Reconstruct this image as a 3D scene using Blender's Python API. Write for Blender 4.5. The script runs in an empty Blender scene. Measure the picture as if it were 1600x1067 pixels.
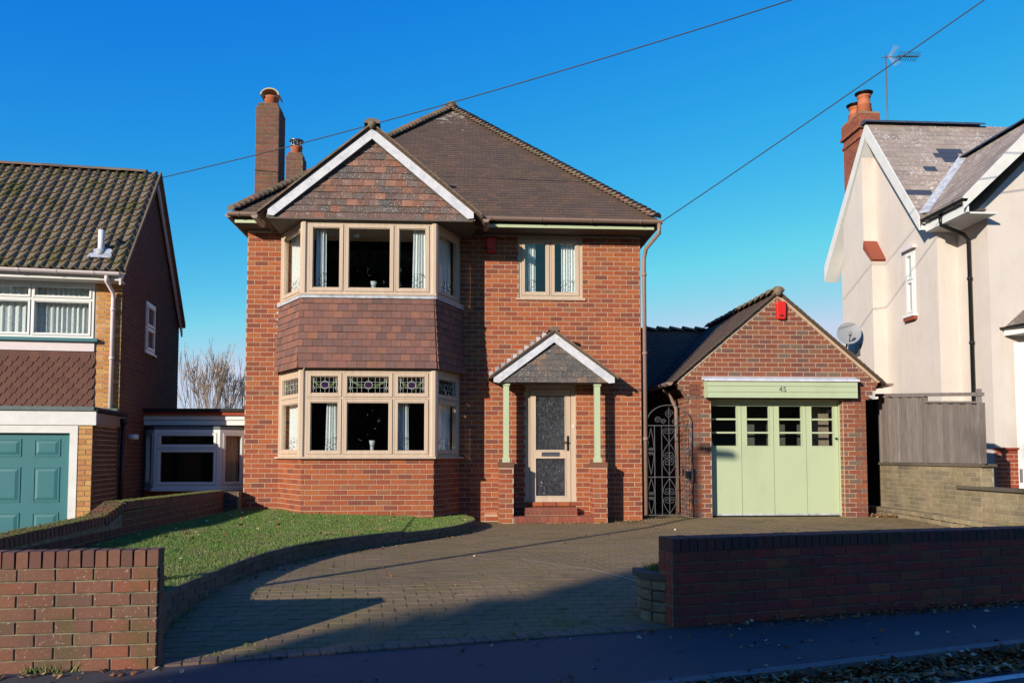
import bpy, math, random
from mathutils import Vector, Matrix
random.seed(7)
S = bpy.context.scene
COL = S.collection
R = math.radians
# ------------------------------------------------------------------ camera
cam_d = bpy.data.cameras.new('camera'); cam = bpy.data.objects.new('camera', cam_d); COL.objects.link(cam)
cam_d.sensor_width = 36; cam_d.lens = 28.125; cam_d.shift_y = 0.0676; cam_d.clip_end = 2000; cam_d.clip_start = .05
cam.location = (0, -13.9, 1.13)
cam.rotation_euler = (R(90 + 3.2195), 0, -R(3.4336))
S.camera = cam
CAM = Vector((0, -13.9, 1.13))
# ------------------------------------------------------------------ light
SUN_AZ, SUN_EL = R(41), R(17)          # the light travels towards +x, +y
W = bpy.data.worlds.new('World'); S.world = W; W.use_nodes = True
nt = W.node_tree; nt.nodes.clear()
sky = nt.nodes.new('ShaderNodeTexSky'); sky.sky_type = 'NISHITA'; sky.sun_disc = False
sky.sun_elevation = SUN_EL; sky.sun_rotation = R(180) + SUN_AZ
sky.altitude = 0; sky.air_density = 1.0; sky.dust_density = .35; sky.ozone_density = 3.0
hs = nt.nodes.new('ShaderNodeHueSaturation'); hs.inputs['Saturation'].default_value = 1.15
tint = nt.nodes.new('ShaderNodeMix'); tint.data_type = 'RGBA'; tint.blend_type = 'MULTIPLY'; tint.inputs[0].default_value = 1; tint.inputs[7].default_value = (.22, 1.08, 1.75, 1)
bg = nt.nodes.new('ShaderNodeBackground'); bg.inputs[1].default_value = .10
wo = nt.nodes.new('ShaderNodeOutputWorld')
nt.links.new(sky.outputs[0], hs.inputs['Color']); nt.links.new(hs.outputs[0], tint.inputs[6]); sp_ = nt.nodes.new('ShaderNodeSeparateColor'); cm_ = nt.nodes.new('ShaderNodeCombineColor'); nt.links.new(tint.outputs[2], sp_.inputs[0])
for i_, (c_, p_, mx_) in enumerate(((17., 2.6, 4.2), (1.06, 1.15, 5.0), (3.75, .24, 6.3))):   # sky regraded channel by channel; caps added to cut its fill light
    a_ = nt.nodes.new('ShaderNodeMath'); a_.operation = 'POWER'; a_.inputs[1].default_value = p_; nt.links.new(sp_.outputs[i_], a_.inputs[0])
    b_ = nt.nodes.new('ShaderNodeMath'); b_.operation = 'MULTIPLY'; b_.inputs[1].default_value = c_; nt.links.new(a_.outputs[0], b_.inputs[0])
    d_ = nt.nodes.new('ShaderNodeMath'); d_.operation = 'MINIMUM'; d_.inputs[1].default_value = mx_; nt.links.new(b_.outputs[0], d_.inputs[0]); nt.links.new(d_.outputs[0], cm_.inputs[i_])
nt.links.new(cm_.outputs[0], bg.inputs[0]); nt.links.new(bg.outputs[0], wo.inputs[0])
sd = bpy.data.lights.new('sun', 'SUN'); sd.energy = 5.0; sd.angle = R(.5); sd.color = (1.0, .90, .76)
sun = bpy.data.objects.new('sun', sd); COL.objects.link(sun)
LD = Vector((math.sin(SUN_AZ) * math.cos(SUN_EL), math.cos(SUN_AZ) * math.cos(SUN_EL), -math.sin(SUN_EL)))
sun.rotation_euler = LD.to_track_quat('-Z', 'Y').to_euler(); sun.location = (-10, -20, 15)
S.view_settings.view_transform = 'Standard'; S.view_settings.look = 'None'; S.view_settings.exposure = .42; S.view_settings.gamma = 1
S.view_settings.use_curve_mapping = False
S.cycles.max_bounces = 6; S.cycles.transparent_max_bounces = 16; S.cycles.use_denoising = True

# ------------------------------------------------------------------ materials
MATS = {}
class NB:
    def __init__(s, name):
        s.m = bpy.data.materials.new(name); s.m.use_nodes = True; s.t = s.m.node_tree; s.t.nodes.clear()
        s.out = s.t.nodes.new('ShaderNodeOutputMaterial'); s.b = s.t.nodes.new('ShaderNodeBsdfPrincipled')
        s.t.links.new(s.b.outputs[0], s.out.inputs[0]); MATS[name] = s.m
        s.b.inputs['Roughness'].default_value = .85
        s.b.inputs['Specular IOR Level'].default_value = .3
    def n(s, t, **k):
        x = s.t.nodes.new('ShaderNode' + t)
        for a, v in k.items(): setattr(x, a, v)
        return x
    def l(s, a, b): s.t.links.new(a, b)
    def setin(s, sock, v):
        if hasattr(v, 'is_output') or isinstance(v, bpy.types.NodeSocket): s.l(v, sock)
        elif isinstance(v, (tuple, list)) and len(v) == 3 and sock.type == 'RGBA': sock.default_value = (*v, 1)
        else: sock.default_value = v
    def pos(s, scale=None, obj=False):
        if obj: o = s.n('TexCoord').outputs['Object']
        else: o = s.n('NewGeometry').outputs['Position']
        if scale:
            m = s.n('Mapping'); m.inputs['Scale'].default_value = scale; s.l(o, m.inputs[0]); o = m.outputs[0]
        return o
    def noise(s, sc, det=3, rough=.55, vec=None, dist=0):
        x = s.n('TexNoise'); x.inputs['Scale'].default_value = sc; x.inputs['Detail'].default_value = det
        x.inputs['Roughness'].default_value = rough; x.inputs['Distortion'].default_value = dist
        s.l(vec or s.pos(), x.inputs['Vector']); return x.outputs['Fac']
    def vor(s, sc, vec=None, feat='F1', out='Distance'):
        x = s.n('TexVoronoi'); x.feature = feat; x.inputs['Scale'].default_value = sc; s.l(vec or s.pos(), x.inputs['Vector']); return x.outputs[out]
    def ramp(s, f, stops, interp='LINEAR'):
        r = s.n('ValToRGB'); r.color_ramp.interpolation = interp; e = r.color_ramp.elements
        while len(e) < len(stops): e.new(.5)
        for i, (p, c) in enumerate(stops):
            e[i].position = p; e[i].color = (*c, 1) if len(c) == 3 else c
        s.setin(r.inputs[0], f); return r.outputs[0]
    def mr(s, f, a, b, c=0., d=1.):
        r = s.n('MapRange'); s.setin(r.inputs[0], f)
        for i, v in enumerate((a, b, c, d)): r.inputs[i + 1].default_value = v
        return r.outputs[0]
    def mix(s, f, a, b, mode='MIX'):
        x = s.n('Mix', data_type='RGBA', blend_type=mode); s.setin(x.inputs[0], f); s.setin(x.inputs[6], a); s.setin(x.inputs[7], b); return x.outputs[2]
    def math(s, op, a, b=0.):
        x = s.n('Math', operation=op); s.setin(x.inputs[0], a); s.setin(x.inputs[1], b); return x.outputs[0]
    def rnd(s):
        a = s.n('Attribute', attribute_name='tint').outputs['Fac']; o = s.n('ObjectInfo').outputs['Random']
        return s.math('FRACT', s.math('ADD', a, o))
    def col(s, c): s.setin(s.b.inputs['Base Color'], c)
    def bump(s, h, st=.3, dist=.01):
        x = s.n('Bump'); x.inputs['Strength'].default_value = st; x.inputs['Distance'].default_value = dist; s.l(h, x.inputs['Height']); s.l(x.outputs[0], s.b.inputs['Normal'])
    def set(s, **k):
        for a, v in k.items(): s.setin(s.b.inputs[a.replace('_', ' ')], v)

def brick_mat(name, stops, spot=(.5, .42, .3), grime=(.05, .045, .04), moss=0, gr=.35, sp=.6, st=.70):
    b = NB(name); r = b.rnd()
    c = b.ramp(r, stops)
    c = b.mix(b.mr(b.noise(45, 4, .7), .35, .75), c, b.mix(.45, c, (.08, .04, .03)))
    c = b.mix(b.mr(b.noise(1.1, 4, .6), .48, .8, 0, gr), c, grime)
    c = b.mix(b.mr(b.noise(60, 2), st, st + .08, 0, sp), c, spot)
    if moss: c = b.mix(b.mr(b.noise(3.2, 5, .7), .5, .68, 0, moss), c, (.06, .075, .015))
    b.col(c); b.bump(b.noise(120, 3), .5, .004); return b.m
brick_mat('house_brick', [(0, (.30, .066, .026)), (.2, (.36, .095, .03)), (.38, (.23, .05, .026)), (.5, (.37, .115, .036)), (.68, (.27, .062, .028)), (.82, (.17, .052, .034)), (.92, (.34, .088, .03)), (1, (.24, .10, .05))], sp=.2, gr=.2)
brick_mat('garage_brick', [(0, (.20, .055, .03)), (.25, (.25, .078, .037)), (.45, (.165, .046, .034)), (.6, (.27, .095, .045)), (.78, (.14, .055, .046)), (.92, (.15, .11, .08)), (1, (.21, .072, .04))], sp=.15, gr=.3)
brick_mat('wall_brick', [(0, (.17, .07, .042)), (.2, (.21, .085, .052)), (.38, (.13, .07, .05)), (.52, (.22, .075, .04)), (.68, (.15, .075, .05)), (.84, (.19, .10, .065)), (1, (.15, .065, .042))], moss=.5, gr=.7, sp=.7, st=.64, spot=(.38, .34, .26))
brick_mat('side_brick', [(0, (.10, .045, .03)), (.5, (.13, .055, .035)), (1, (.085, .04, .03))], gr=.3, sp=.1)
brick_mat('dull_brick', [(0, (.09, .04, .03)), (.5, (.12, .05, .035)), (1, (.07, .04, .03))], moss=.5, gr=.6, sp=.1)
brick_mat('cap_brick', [(0, (.15, .065, .042)), (.4, (.19, .085, .055)), (.75, (.12, .055, .045)), (1, (.24, .075, .038))], moss=.8, gr=.6, sp=.5)
brick_mat('red_wall_brick', [(0, (.46, .06, .035)), (.3, (.40, .055, .04)), (.6, (.30, .05, .04)), (.8, (.45, .10, .04)), (1, (.26, .065, .05))], moss=.3, gr=.45, sp=.3)
brick_mat('dark_cap', [(0, (.14, .05, .04)), (.5, (.2, .055, .04)), (1, (.10, .05, .045))], moss=.5, gr=.6)
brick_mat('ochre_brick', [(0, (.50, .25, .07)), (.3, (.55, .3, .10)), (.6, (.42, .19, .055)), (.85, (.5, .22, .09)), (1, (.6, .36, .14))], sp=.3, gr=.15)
brick_mat('chimney_brick', [(0, (.15, .06, .042)), (.4, (.19, .075, .05)), (.7, (.12, .055, .045)), (1, (.22, .075, .042))], moss=.4, gr=.5)
brick_mat('red_chimney_brick', [(0, (.32, .07, .03)), (.5, (.25, .055, .03)), (1, (.36, .1, .045))], gr=.3)
brick_mat('plinth_brick', [(0, (.32, .05, .02)), (.5, (.26, .04, .02)), (1, (.35, .07, .03))], gr=.25)
brick_mat('step_brick', [(0, (.28, .065, .035)), (.5, (.22, .055, .035)), (1, (.32, .09, .045))], gr=.5)
brick_mat('pale_block', [(0, (.27, .215, .13)), (.4, (.33, .26, .16)), (.7, (.22, .175, .115)), (1, (.30, .225, .13))], moss=.35, gr=.8)
b = NB('paving'); c = b.ramp(b.rnd(), [(0, (.245, .155, .062)), (.3, (.26, .165, .070)), (.55, (.23, .15, .060)), (.8, (.265, .155, .075)), (1, (.245, .165, .062))])
c = b.mix(b.mr(b.noise(75, 5, .8), .38, .66), b.mix(.5, c, (.07, .055, .035)), b.mix(.25, c, (.42, .34, .25)))
c = b.mix(b.mr(b.noise(2.4, 6, .75), .47, .66, 0, .7), c, (.16, .14, .035)); c = b.mix(b.mr(b.noise(.9, 5, .7), .45, .7, 0, .6), c, (.12, .085, .045)); c = b.mix(b.mr(b.noise(.5, 4, .7, None, 1.), .62, .68, 0, .5), c, (.07, .055, .04)); c = b.mix(b.mr(b.noise(38, 3, .7), .71, .76, 0, .8), c, (.5, .44, .34)); b.col(c); b.bump(b.noise(90, 4, .7), .8, .008)
brick_mat('edge_row', [(0, (.21, .13, .09)), (.5, (.24, .14, .10)), (1, (.17, .12, .085))], moss=.6, gr=.5)
brick_mat('edge_block', [(0, (.10, .085, .07)), (.5, (.14, .11, .085)), (1, (.08, .07, .055))], moss=.7, gr=.6)
brick_mat('hanging_tile', [(0, (.16, .08, .065)), (.2, (.23, .10, .075)), (.35, (.12, .068, .062)), (.5, (.20, .095, .075)), (.65, (.25, .11, .07)), (.8, (.14, .08, .075)), (1, (.19, .085, .065))], gr=.45, spot=(.5, .48, .42), sp=.5, st=.67)
brick_mat('gable_tile', [(0, (.09, .065, .06)), (.15, (.17, .085, .06)), (.3, (.075, .075, .08)), (.45, (.24, .10, .06)), (.55, (.12, .08, .075)), (.68, (.30, .14, .09)), (.78, (.10, .095, .095)), (.9, (.15, .10, .085)), (1, (.085, .07, .065))], gr=.35, spot=(.55, .53, .45), sp=.85, st=.62)
brick_mat('grey_tile', [(0, (.075, .07, .068)), (.25, (.12, .105, .095)), (.5, (.065, .07, .075)), (.75, (.10, .095, .09)), (.9, (.19, .12, .08)), (1, (.09, .085, .08))], gr=.35, spot=(.5, .5, .44), sp=.85, st=.62)
brick_mat('roof_tile', [(0, (.085, .055, .04)), (.2, (.12, .075, .05)), (.4, (.075, .055, .045)), (.6, (.135, .08, .05)), (.8, (.09, .062, .047)), (1, (.11, .07, .05))], moss=.2, gr=.5, spot=(.35, .32, .26), sp=.6, st=.64)
b = type('B', (), {})()
m_ = MATS['roof_tile']; t_ = m_.node_tree; pb_ = next(n for n in t_.nodes if n.type == 'BSDF_PRINCIPLED'); old_ = pb_.inputs['Base Color'].links[0].from_socket
g_ = t_.nodes.new('ShaderNodeNewGeometry'); vd_ = t_.nodes.new('ShaderNodeVectorMath'); vd_.operation = 'DISTANCE'; vd_.inputs[1].default_value = (-.3, 3.0, 8.6); t_.links.new(g_.outputs['Position'], vd_.inputs[0])
mr_ = t_.nodes.new('ShaderNodeMapRange'); mr_.inputs[1].default_value = .3; mr_.inputs[2].default_value = 2.2; mr_.inputs[3].default_value = .17; mr_.inputs[4].default_value = -.12; t_.links.new(vd_.outputs['Value'], mr_.inputs[0])
n_ = t_.nodes.new('ShaderNodeTexNoise'); n_.inputs['Scale'].default_value = 9; n_.inputs['Detail'].default_value = 5; n_.inputs['Roughness'].default_value = .8; t_.links.new(g_.outputs['Position'], n_.inputs['Vector'])
ad_ = t_.nodes.new('ShaderNodeMath'); ad_.operation = 'ADD'; t_.links.new(n_.outputs['Fac'], ad_.inputs[0]); t_.links.new(mr_.outputs[0], ad_.inputs[1])
th_ = t_.nodes.new('ShaderNodeMapRange'); th_.inputs[1].default_value = .70; th_.inputs[2].default_value = .76; th_.inputs[4].default_value = .85; t_.links.new(ad_.outputs[0], th_.inputs[0])
mx_ = t_.nodes.new('ShaderNodeMix'); mx_.data_type = 'RGBA'; t_.links.new(th_.outputs[0], mx_.inputs[0]); t_.links.new(old_, mx_.inputs[6]); mx_.inputs[7].default_value = (.42, .40, .34, 1); t_.links.new(mx_.outputs[2], pb_.inputs['Base Color'])
brick_mat('ridge_tile', [(0, (.15, .11, .075)), (.4, (.2, .15, .10)), (.7, (.12, .09, .065)), (1, (.24, .13, .085))], moss=.35, gr=.5, spot=(.5, .48, .4), sp=.8)
brick_mat('hex_tile', [(0, (.115, .05, .038)), (.5, (.135, .06, .043)), (1, (.10, .045, .035))], gr=.2, sp=.1)
brick_mat('lead_tile', [(0, (.3, .32, .36)), (.5, (.42, .44, .5)), (1, (.5, .52, .58))], gr=.2, sp=.2)
b = NB('concrete_tile'); c = b.ramp(b.rnd(), [(0, (.17, .13, .085)), (.5, (.21, .16, .105)), (1, (.145, .11, .072))])
c = b.mix(b.mr(b.noise(2.3, 6, .75), .50, .6, 0, .8), c, (.10, .095, .015)); c = b.mix(b.mr(b.noise(26, 3, .6), .64, .72, 0, .85), c, (.42, .41, .33)); b.col(c); b.bump(b.noise(60, 4, .7), .6, .01)
b = NB('slate'); c = b.ramp(b.rnd(), [(0, (.25, .2, .165)), (.5, (.3, .24, .2)), (1, (.21, .17, .15))])
c = b.mix(b.mr(b.math('ADD', b.noise(17, 6, .85), b.math('MULTIPLY', b.noise(1.6, 2), .28)), .70, .76, 0, .9), c, (.60, .55, .50)); b.col(c); b.set(Roughness=.75)
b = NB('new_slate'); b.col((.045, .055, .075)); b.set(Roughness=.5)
def plain(name, c, rough=.6, var=.12, sc=8, bump=0, metal=0, bsc=80):
    b = NB(name); k = b.mix(b.mr(b.noise(sc, 4, .65), .3, .75, 0, 1), tuple(x * (1 - var) for x in c), tuple(min(1, x * (1 + var)) for x in c))
    b.col(k); b.set(Roughness=rough, Metallic=metal)
    if bump: b.bump(b.noise(bsc, 3), bump, .004)
    return b
plain('mortar', (.42, .30, .205), .95, .2, 20, .5)
plain('dark_mortar', (.17, .15, .10), .95, .5, 12, .6)
plain('pale_mortar', (.30, .27, .2), .95, .3, 12, .5)
b = plain('tan_frame', (.46, .36, .27), .45, .06, 6); 
b2 = b.noise(14, 5, .7, b.pos((1, 1, .08))); b.col(b.mix(b.mr(b2, .35, .75), (.42, .32, .235), (.52, .41, .31)))
plain('white_upvc', (.64, .64, .62), .35, .03)
plain('white_paint', (.60, .59, .56), .5, .08, 5)
b = NB('flaking_paint'); c = b.mix(b.mr(b.noise(7, 6, .75), .45, .62), (.54, .54, .57), (.42, .43, .47)); c = b.mix(b.mr(b.noise(26, 4, .8), .6, .68), c, (.26, .25, .25)); b.col(c)
plain('lead_sheet', (.38, .4, .43), .55, .35, 9, .3)
plain('grey_felt', (.11, .14, .135), .9, .25, 30, .3)
plain('black_felt', (.02, .02, .02), .9, .3)
b = plain('sage_paint', (.37, .45, .275), .42, .04, 3, .15, 0, 30)
c = b.mix(b.mr(b.noise(2.2, 5, .7, b.pos((1, 1, .5))), .5, .75, 0, .6), (.385, .445, .285), (.325, .36, .225)); b.col(c)
plain('teal_paint', (.035, .145, .16), .45, .05, 4)
plain('brown_plastic', (.24, .165, .135), .4, .08)
plain('pink_white_plastic', (.60, .52, .52), .45, .06)
plain('black_plastic', (.012, .012, .013), .3, .2)
plain('grey_plastic', (.17, .17, .18), .5, .1)
plain('red_plastic', (.55, .02, .015), .35, .05)
plain('soffit_dark', (.10, .085, .07), .8, .2)
plain('alley_shade', (.018, .015, .013), .9, .2)  # near-black: the shade of the alley put into the board colour
plain('wrought_iron', (.09, .09, .095), .5, .3, 30, .2)
plain('terracotta', (.42, .13, .06), .8, .15, 12)
plain('glazed_buff', (.46, .35, .18), .4, .15, 9)
plain('steel', (.25, .26, .29), .35, .1, 9, 0, .9)
plain('aerial_metal', (.12, .12, .13), .5, .1, 9, 0, .3)
plain('dish_grey', (.20, .21, .23), .5, .05)
plain('cable_black', (.012, .012, .014), .6, .1)
plain('interior', (.10, .09, .08), .9, .2, 3)
b = NB('render_paint'); c = b.mix(b.mr(b.noise(1.3, 5, .65), .4, .75), (.565, .505, .455), (.515, .455, .405)); c = b.mix(b.mr(b.noise(7, 6, .8, b.pos((1, 1, .12))), .52, .72, 0, .4), c, (.40, .34, .28)); b.col(c); b.bump(b.noise(110, 3), .6, .005)
b = NB('grey_wood'); g = b.noise(10, 6, .7, b.pos((9, 9, .35)), .6); c = b.mix(b.mr(g, .35, .7), (.10, .085, .08), (.33, .28, .26)); c = b.mix(b.mr(b.vor(7, b.pos((1, 1, .5))), .0, .07, .7, 0), c, (.06, .045, .04)); c = b.mix(b.mr(b.rnd(), 0, 1, 0, .6), c, (.12, .095, .08)); b.col(c); b.bump(g, .5, .004)
b = NB('asphalt'); c = b.mix(b.mr(b.noise(190, 3, .6), .35, .75), (.05, .045, .05), (.11, .10, .105)); c = b.mix(b.mr(b.noise(1.2, 5, .65), .4, .75, 0, .6), c, (.045, .045, .05)); b.col(c); b.bump(b.noise(240, 3), .7, .006); b.set(Roughness=.75)
b = NB('road_asphalt'); c = b.mix(b.mr(b.vor(130), .1, .6), (.10, .095, .09), (.04, .04, .042)); b.col(c); b.bump(b.vor(130), .7, .008)
b = NB('jointing_sand'); c = b.mix(b.mr(b.noise(6, 5, .7), .42, .6), (.19, .13, .06), (.12, .12, .03)); b.col(c)
plain('kerb_concrete', (.13, .128, .125), .85, .25, 14, .4)
plain('road_paint', (.55, .54, .5), .8, .3, 22)
plain('pale_line', (.42, .36, .25), .9, .3, 22)
plain('soil', (.05, .04, .025), .95, .3, 6, .4)
plain('garden_ground', (.05, .065, .025), .95, .4, .7)
b = NB('turf'); b.col(b.mix(b.noise(9, 5), (.03, .05, .01), (.055, .075, .018)))
b = NB('grass_blade'); c = b.ramp(b.rnd(), [(0, (.065, .15, .02)), (.5, (.10, .205, .03)), (.85, (.15, .24, .045)), (1, (.28, .24, .10))]); c = b.mix(b.mr(b.noise(2.1, 6, .75), .44, .62, 0, .8), c, (.20, .20, .075)); b.col(c); b.set(Roughness=.6)
b = NB('dead_leaf'); b.col(b.ramp(b.rnd(), [(0, (.16, .06, .02)), (.3, (.28, .12, .04)), (.6, (.10, .045, .02)), (.85, (.36, .22, .09)), (1, (.5, .4, .28))])); b.set(Roughness=.7)
b = NB('evergreen_leaf'); b.col(b.ramp(b.rnd(), [(0, (.02, .04, .012)), (.5, (.035, .06, .018)), (1, (.06, .085, .025))])); b.set(Roughness=.6)
plain('bark', (.15, .11, .085), .9, .3, 18, .4)
plain('pale_bark', (.27, .2, .15), .9, .3, 18, .3)
b = NB('moss'); b.col(b.mix(b.noise(20, 4), (.06, .075, .012), (.14, .14, .03)))
# glass
b = NB('window_glass'); tr = b.n('BsdfTransparent'); tr.inputs[0].default_value = (.9, .93, .93, 1); gl = b.n('BsdfGlossy'); gl.inputs['Roughness'].default_value = .01; gl.inputs[0].default_value = (1, 1, 1, 1)
fr_ = b.n('Fresnel'); fr_.inputs[0].default_value = 1.55; mx = b.n('MixShader'); bf_ = b.math('SUBTRACT', 1., b.n('NewGeometry').outputs['Backfacing']); b.l(b.math('MULTIPLY', b.mr(fr_.outputs[0], 0, 1, .02, 1), bf_), mx.inputs[0]); b.l(tr.outputs[0], mx.inputs[1]); b.l(gl.outputs[0], mx.inputs[2]); b.l(mx.outputs[0], b.out.inputs[0])
wv = b.n('Bump'); wv.inputs['Strength'].default_value = .06; wv.inputs['Distance'].default_value = .02; b.l(b.noise(1.7, 1), wv.inputs['Height']); b.l(wv.outputs[0], gl.inputs['Normal'])
b = NB('obscured_glass'); vv = b.pos((1.5, 1.5, .6)); b.col(b.mix(b.mr(b.noise(38, 4, .75, vv, 2.), .56, .68, 0, .9), (.010, .012, .018), (.34, .41, .48))); b.set(Roughness=.06); b.b.inputs['Specular IOR Level'].default_value = .9  # pale bluish spots paint the sparkle of reflected sky into the glass colour
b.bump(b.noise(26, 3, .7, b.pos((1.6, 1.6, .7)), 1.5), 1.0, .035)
b = NB('purple_glass'); b.col((.035, .012, .045)); b.set(Roughness=.15)
plain('lead_came', (.34, .37, .35), .5, .1)
plain('green_came', (.22, .30, .12), .5, .1)
b = NB('vase_glass'); b.col((.7, .75, .75)); b.set(Roughness=.1, Alpha=.6)
# net / lace curtain : solid folds, pierced hem
def curtain_mat(name, c, lo, hi, all_lace=False):
    b = NB(name); b.col(c); b.set(Roughness=.9)
    uv = b.n('Attribute', attribute_name='cuv').outputs['Vector']
    sx = b.n('SeparateXYZ'); b.l(uv, sx.inputs[0])
    m = b.n('Mapping'); m.inputs['Scale'].default_value = (18, 14, 1); b.l(uv, m.inputs[0])
    v = b.vor(1.3, m.outputs[0])
    hole = b.math('LESS_THAN', v, .36)
    hem = b.math('MULTIPLY', hole, b.math('LESS_THAN', sx.outputs[1], lo)) if not all_lace else b.math('MULTIPLY', hole, .35)
    tl = b.n('BsdfTranslucent'); tl.inputs[0].default_value = (*c, 1); a1 = b.n('MixShader'); a1.inputs[0].default_value = .15
    b.l(b.b.outputs[0], a1.inputs[1]); b.l(tl.outputs[0], a1.inputs[2])
    t = b.n('BsdfTransparent'); a2 = b.n('MixShader'); b.l(b.math('MAXIMUM', hem, hi), a2.inputs[0]); b.l(a1.outputs[0], a2.inputs[1]); b.l(t.outputs[0], a2.inputs[2]); b.l(a2.outputs[0], b.out.inputs[0])
curtain_mat('white_lace', (.90, .91, .90), .28, .06)
curtain_mat('net_curtain', (.84, .85, .84), .1, .08, True)
curtain_mat('cream_curtain', (.6, .5, .36), -1, .0)

# ------------------------------------------------------------------ mesh helpers
WL = {}
def tag(o, label=None, cat=None, group=None, kind=None):
    for k, v in (('label', label), ('category', cat), ('group', group), ('kind', kind)):
        if v: o[k] = v
    return o
def thing(name, loc, label, cat, group=None):
    o = bpy.data.objects.new(name, None); COL.objects.link(o); o.location = loc; o.empty_display_size = .2
    WL[o.name] = Vector(loc); return tag(o, label, cat, group)
def link(name, me, loc, parent=None, rot=None):
    o = bpy.data.objects.new(name, me); COL.objects.link(o); loc = Vector(loc)
    if parent: o.parent = parent; o.location = loc - WL[parent.name]
    else: o.location = loc
    if rot: o.rotation_euler = rot
    WL[o.name] = loc; return o
def in_tri(p, poly):
    x, y = p; c = False; j = len(poly) - 1
    for i in range(len(poly)):
        if (poly[i][1] > y) != (poly[j][1] > y) and x < (poly[j][0] - poly[i][0]) * (y - poly[i][1]) / (poly[j][1] - poly[i][1]) + poly[i][0]: c = not c
        j = i
    return c
class MB:
    def __init__(s): s.v = []; s.f = []; s.t = []; s.sm = []
    def add(s, vs, fs, tint=0., smooth=False):
        o = len(s.v); s.v += [tuple(p) for p in vs]; s.f += [tuple(o + i for i in f) for f in fs]; s.t += [tint] * len(fs); s.sm += [smooth] * len(fs)
    def hexa(s, p, tint=0., skip=()):       # p: 4 lower/outer + 4 upper/inner
        fs = [(0, 3, 2, 1), (4, 5, 6, 7), (0, 1, 5, 4), (1, 2, 6, 5), (2, 3, 7, 6), (3, 0, 4, 7)]
        s.add(p, [f for i, f in enumerate(fs) if i not in skip], tint)
    def box(s, x0, x1, y0, y1, z0, z1, tint=0.):
        s.hexa([(x0, y0, z0), (x1, y0, z0), (x1, y1, z0), (x0, y1, z0), (x0, y0, z1), (x1, y0, z1), (x1, y1, z1), (x0, y1, z1)], tint)
    def prism(s, pts, d, tint=0.):          # pts: planar loop, d: extrusion vector
        n = len(pts); p = [Vector(q) for q in pts]; d = Vector(d)
        nr = Vector((0, 0, 0))
        for i in range(n): nr += p[i].cross(p[(i + 1) % n])
        if nr.dot(d) > 0: p.reverse()
        vs = p + [q + d for q in p]
        s.add(vs, [tuple(range(n)), tuple(range(2 * n - 1, n - 1, -1))] + [(i, i + n, (i + 1) % n + n, (i + 1) % n) for i in range(n)], tint)
    def tube(s, path, r, seg=6, tint=0., cap=True):
        P = [Vector(p) for p in path]; n = len(P); rs = r if isinstance(r, (list, tuple)) else [r] * n
        vs = []; up = Vector((0, 0, 1)); prev = None
        for i in range(n):
            d = (P[min(i + 1, n - 1)] - P[max(i - 1, 0)])
            if d.length < 1e-9: d = Vector((0, 0, 1))
            d.normalize()
            if prev is None:
                a = d.cross(up)
                if a.length < .1: a = d.cross(Vector((1, 0, 0)))
            else:
                a = prev - d * prev.dot(d)
                if a.length < 1e-6: a = d.cross(up)
            a.normalize(); prev = a; c = d.cross(a)
            for k in range(seg):
                t = 2 * math.pi * (k + .5) / seg; vs.append(P[i] + (a * math.cos(t) + c * math.sin(t)) * rs[i])
        fs = [(i * seg + k, i * seg + (k + 1) % seg, (i + 1) * seg + (k + 1) % seg, (i + 1) * seg + k) for i in range(n - 1) for k in range(seg)]
        if cap: fs += [tuple(range(seg - 1, -1, -1)), tuple((n - 1) * seg + k for k in range(seg))]
        s.add(vs, fs, tint, seg > 5)
    def lathe(s, prof, loc, seg=16, tint=0.):
        L = Vector(loc); vs = [L + Vector((r * math.cos(2 * math.pi * k / seg), r * math.sin(2 * math.pi * k / seg), z)) for r, z in prof for k in range(seg)]
        n = len(prof); fs = [(i * seg + k, i * seg + (k + 1) % seg, (i + 1) * seg + (k + 1) % seg, (i + 1) * seg + k) for i in range(n - 1) for k in range(seg)]
        fs += [tuple(range(seg - 1, -1, -1)), tuple((n - 1) * seg + k for k in range(seg))]
        s.add(vs, fs, tint, True)
    def mesh(s, name, off=(0, 0, 0), mat=None):
        me = bpy.data.meshes.new(name); o = Vector(off)
        me.from_pydata([(v[0] - o[0], v[1] - o[1], v[2] - o[2]) for v in s.v], [], s.f)
        if mat: me.materials.append(MATS[mat])
        a = me.attributes.new('tint', 'FLOAT', 'FACE'); a.data.foreach_set('value', s.t)
        me.polygons.foreach_set('use_smooth', s.sm); me.update(); return me
    def build(s, name, mat, parent=None, at=None):
        if at is None: at = WL[parent.name] if parent else Vector(s.v[0])
        return link(name, s.mesh(name, at, mat), at, parent)
class Fr:                                    # wall frame: a along, b up, c outward
    def __init__(s, o, deg=0): s.o = Vector(o); s.deg = deg; t = R(deg); s.u = Vector((math.cos(t), math.sin(t), 0)); s.n = Vector((math.sin(t), -math.cos(t), 0))
    def P(s, a, b, c=0): return s.o + s.u * a + Vector((0, 0, b)) + s.n * c
    def box(s, mb, a0, a1, b0, b1, c0, c1, tint=0.):
        P = s.P; mb.hexa([P(a0, b0, c1), P(a1, b0, c1), P(a1, b0, c0), P(a0, b0, c0), P(a0, b1, c1), P(a1, b1, c1), P(a1, b1, c0), P(a0, b1, c0)], tint)
    def poly(s, mb, pts, c0, c1, tint=0.): mb.prism([s.P(a, b, c0) for a, b in pts], s.n * (c1 - c0), tint)
    def ring(s, mb, a0, a1, b0, b1, w, c0, c1):
        s.box(mb, a0, a0 + w, b0, b1, c0, c1); s.box(mb, a1 - w, a1, b0, b1, c0, c1)
        s.box(mb, a0 + w, a1 - w, b1 - w, b1, c0, c1); s.box(mb, a0 + w, a1 - w, b0, b0 + w, c0, c1)
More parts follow.
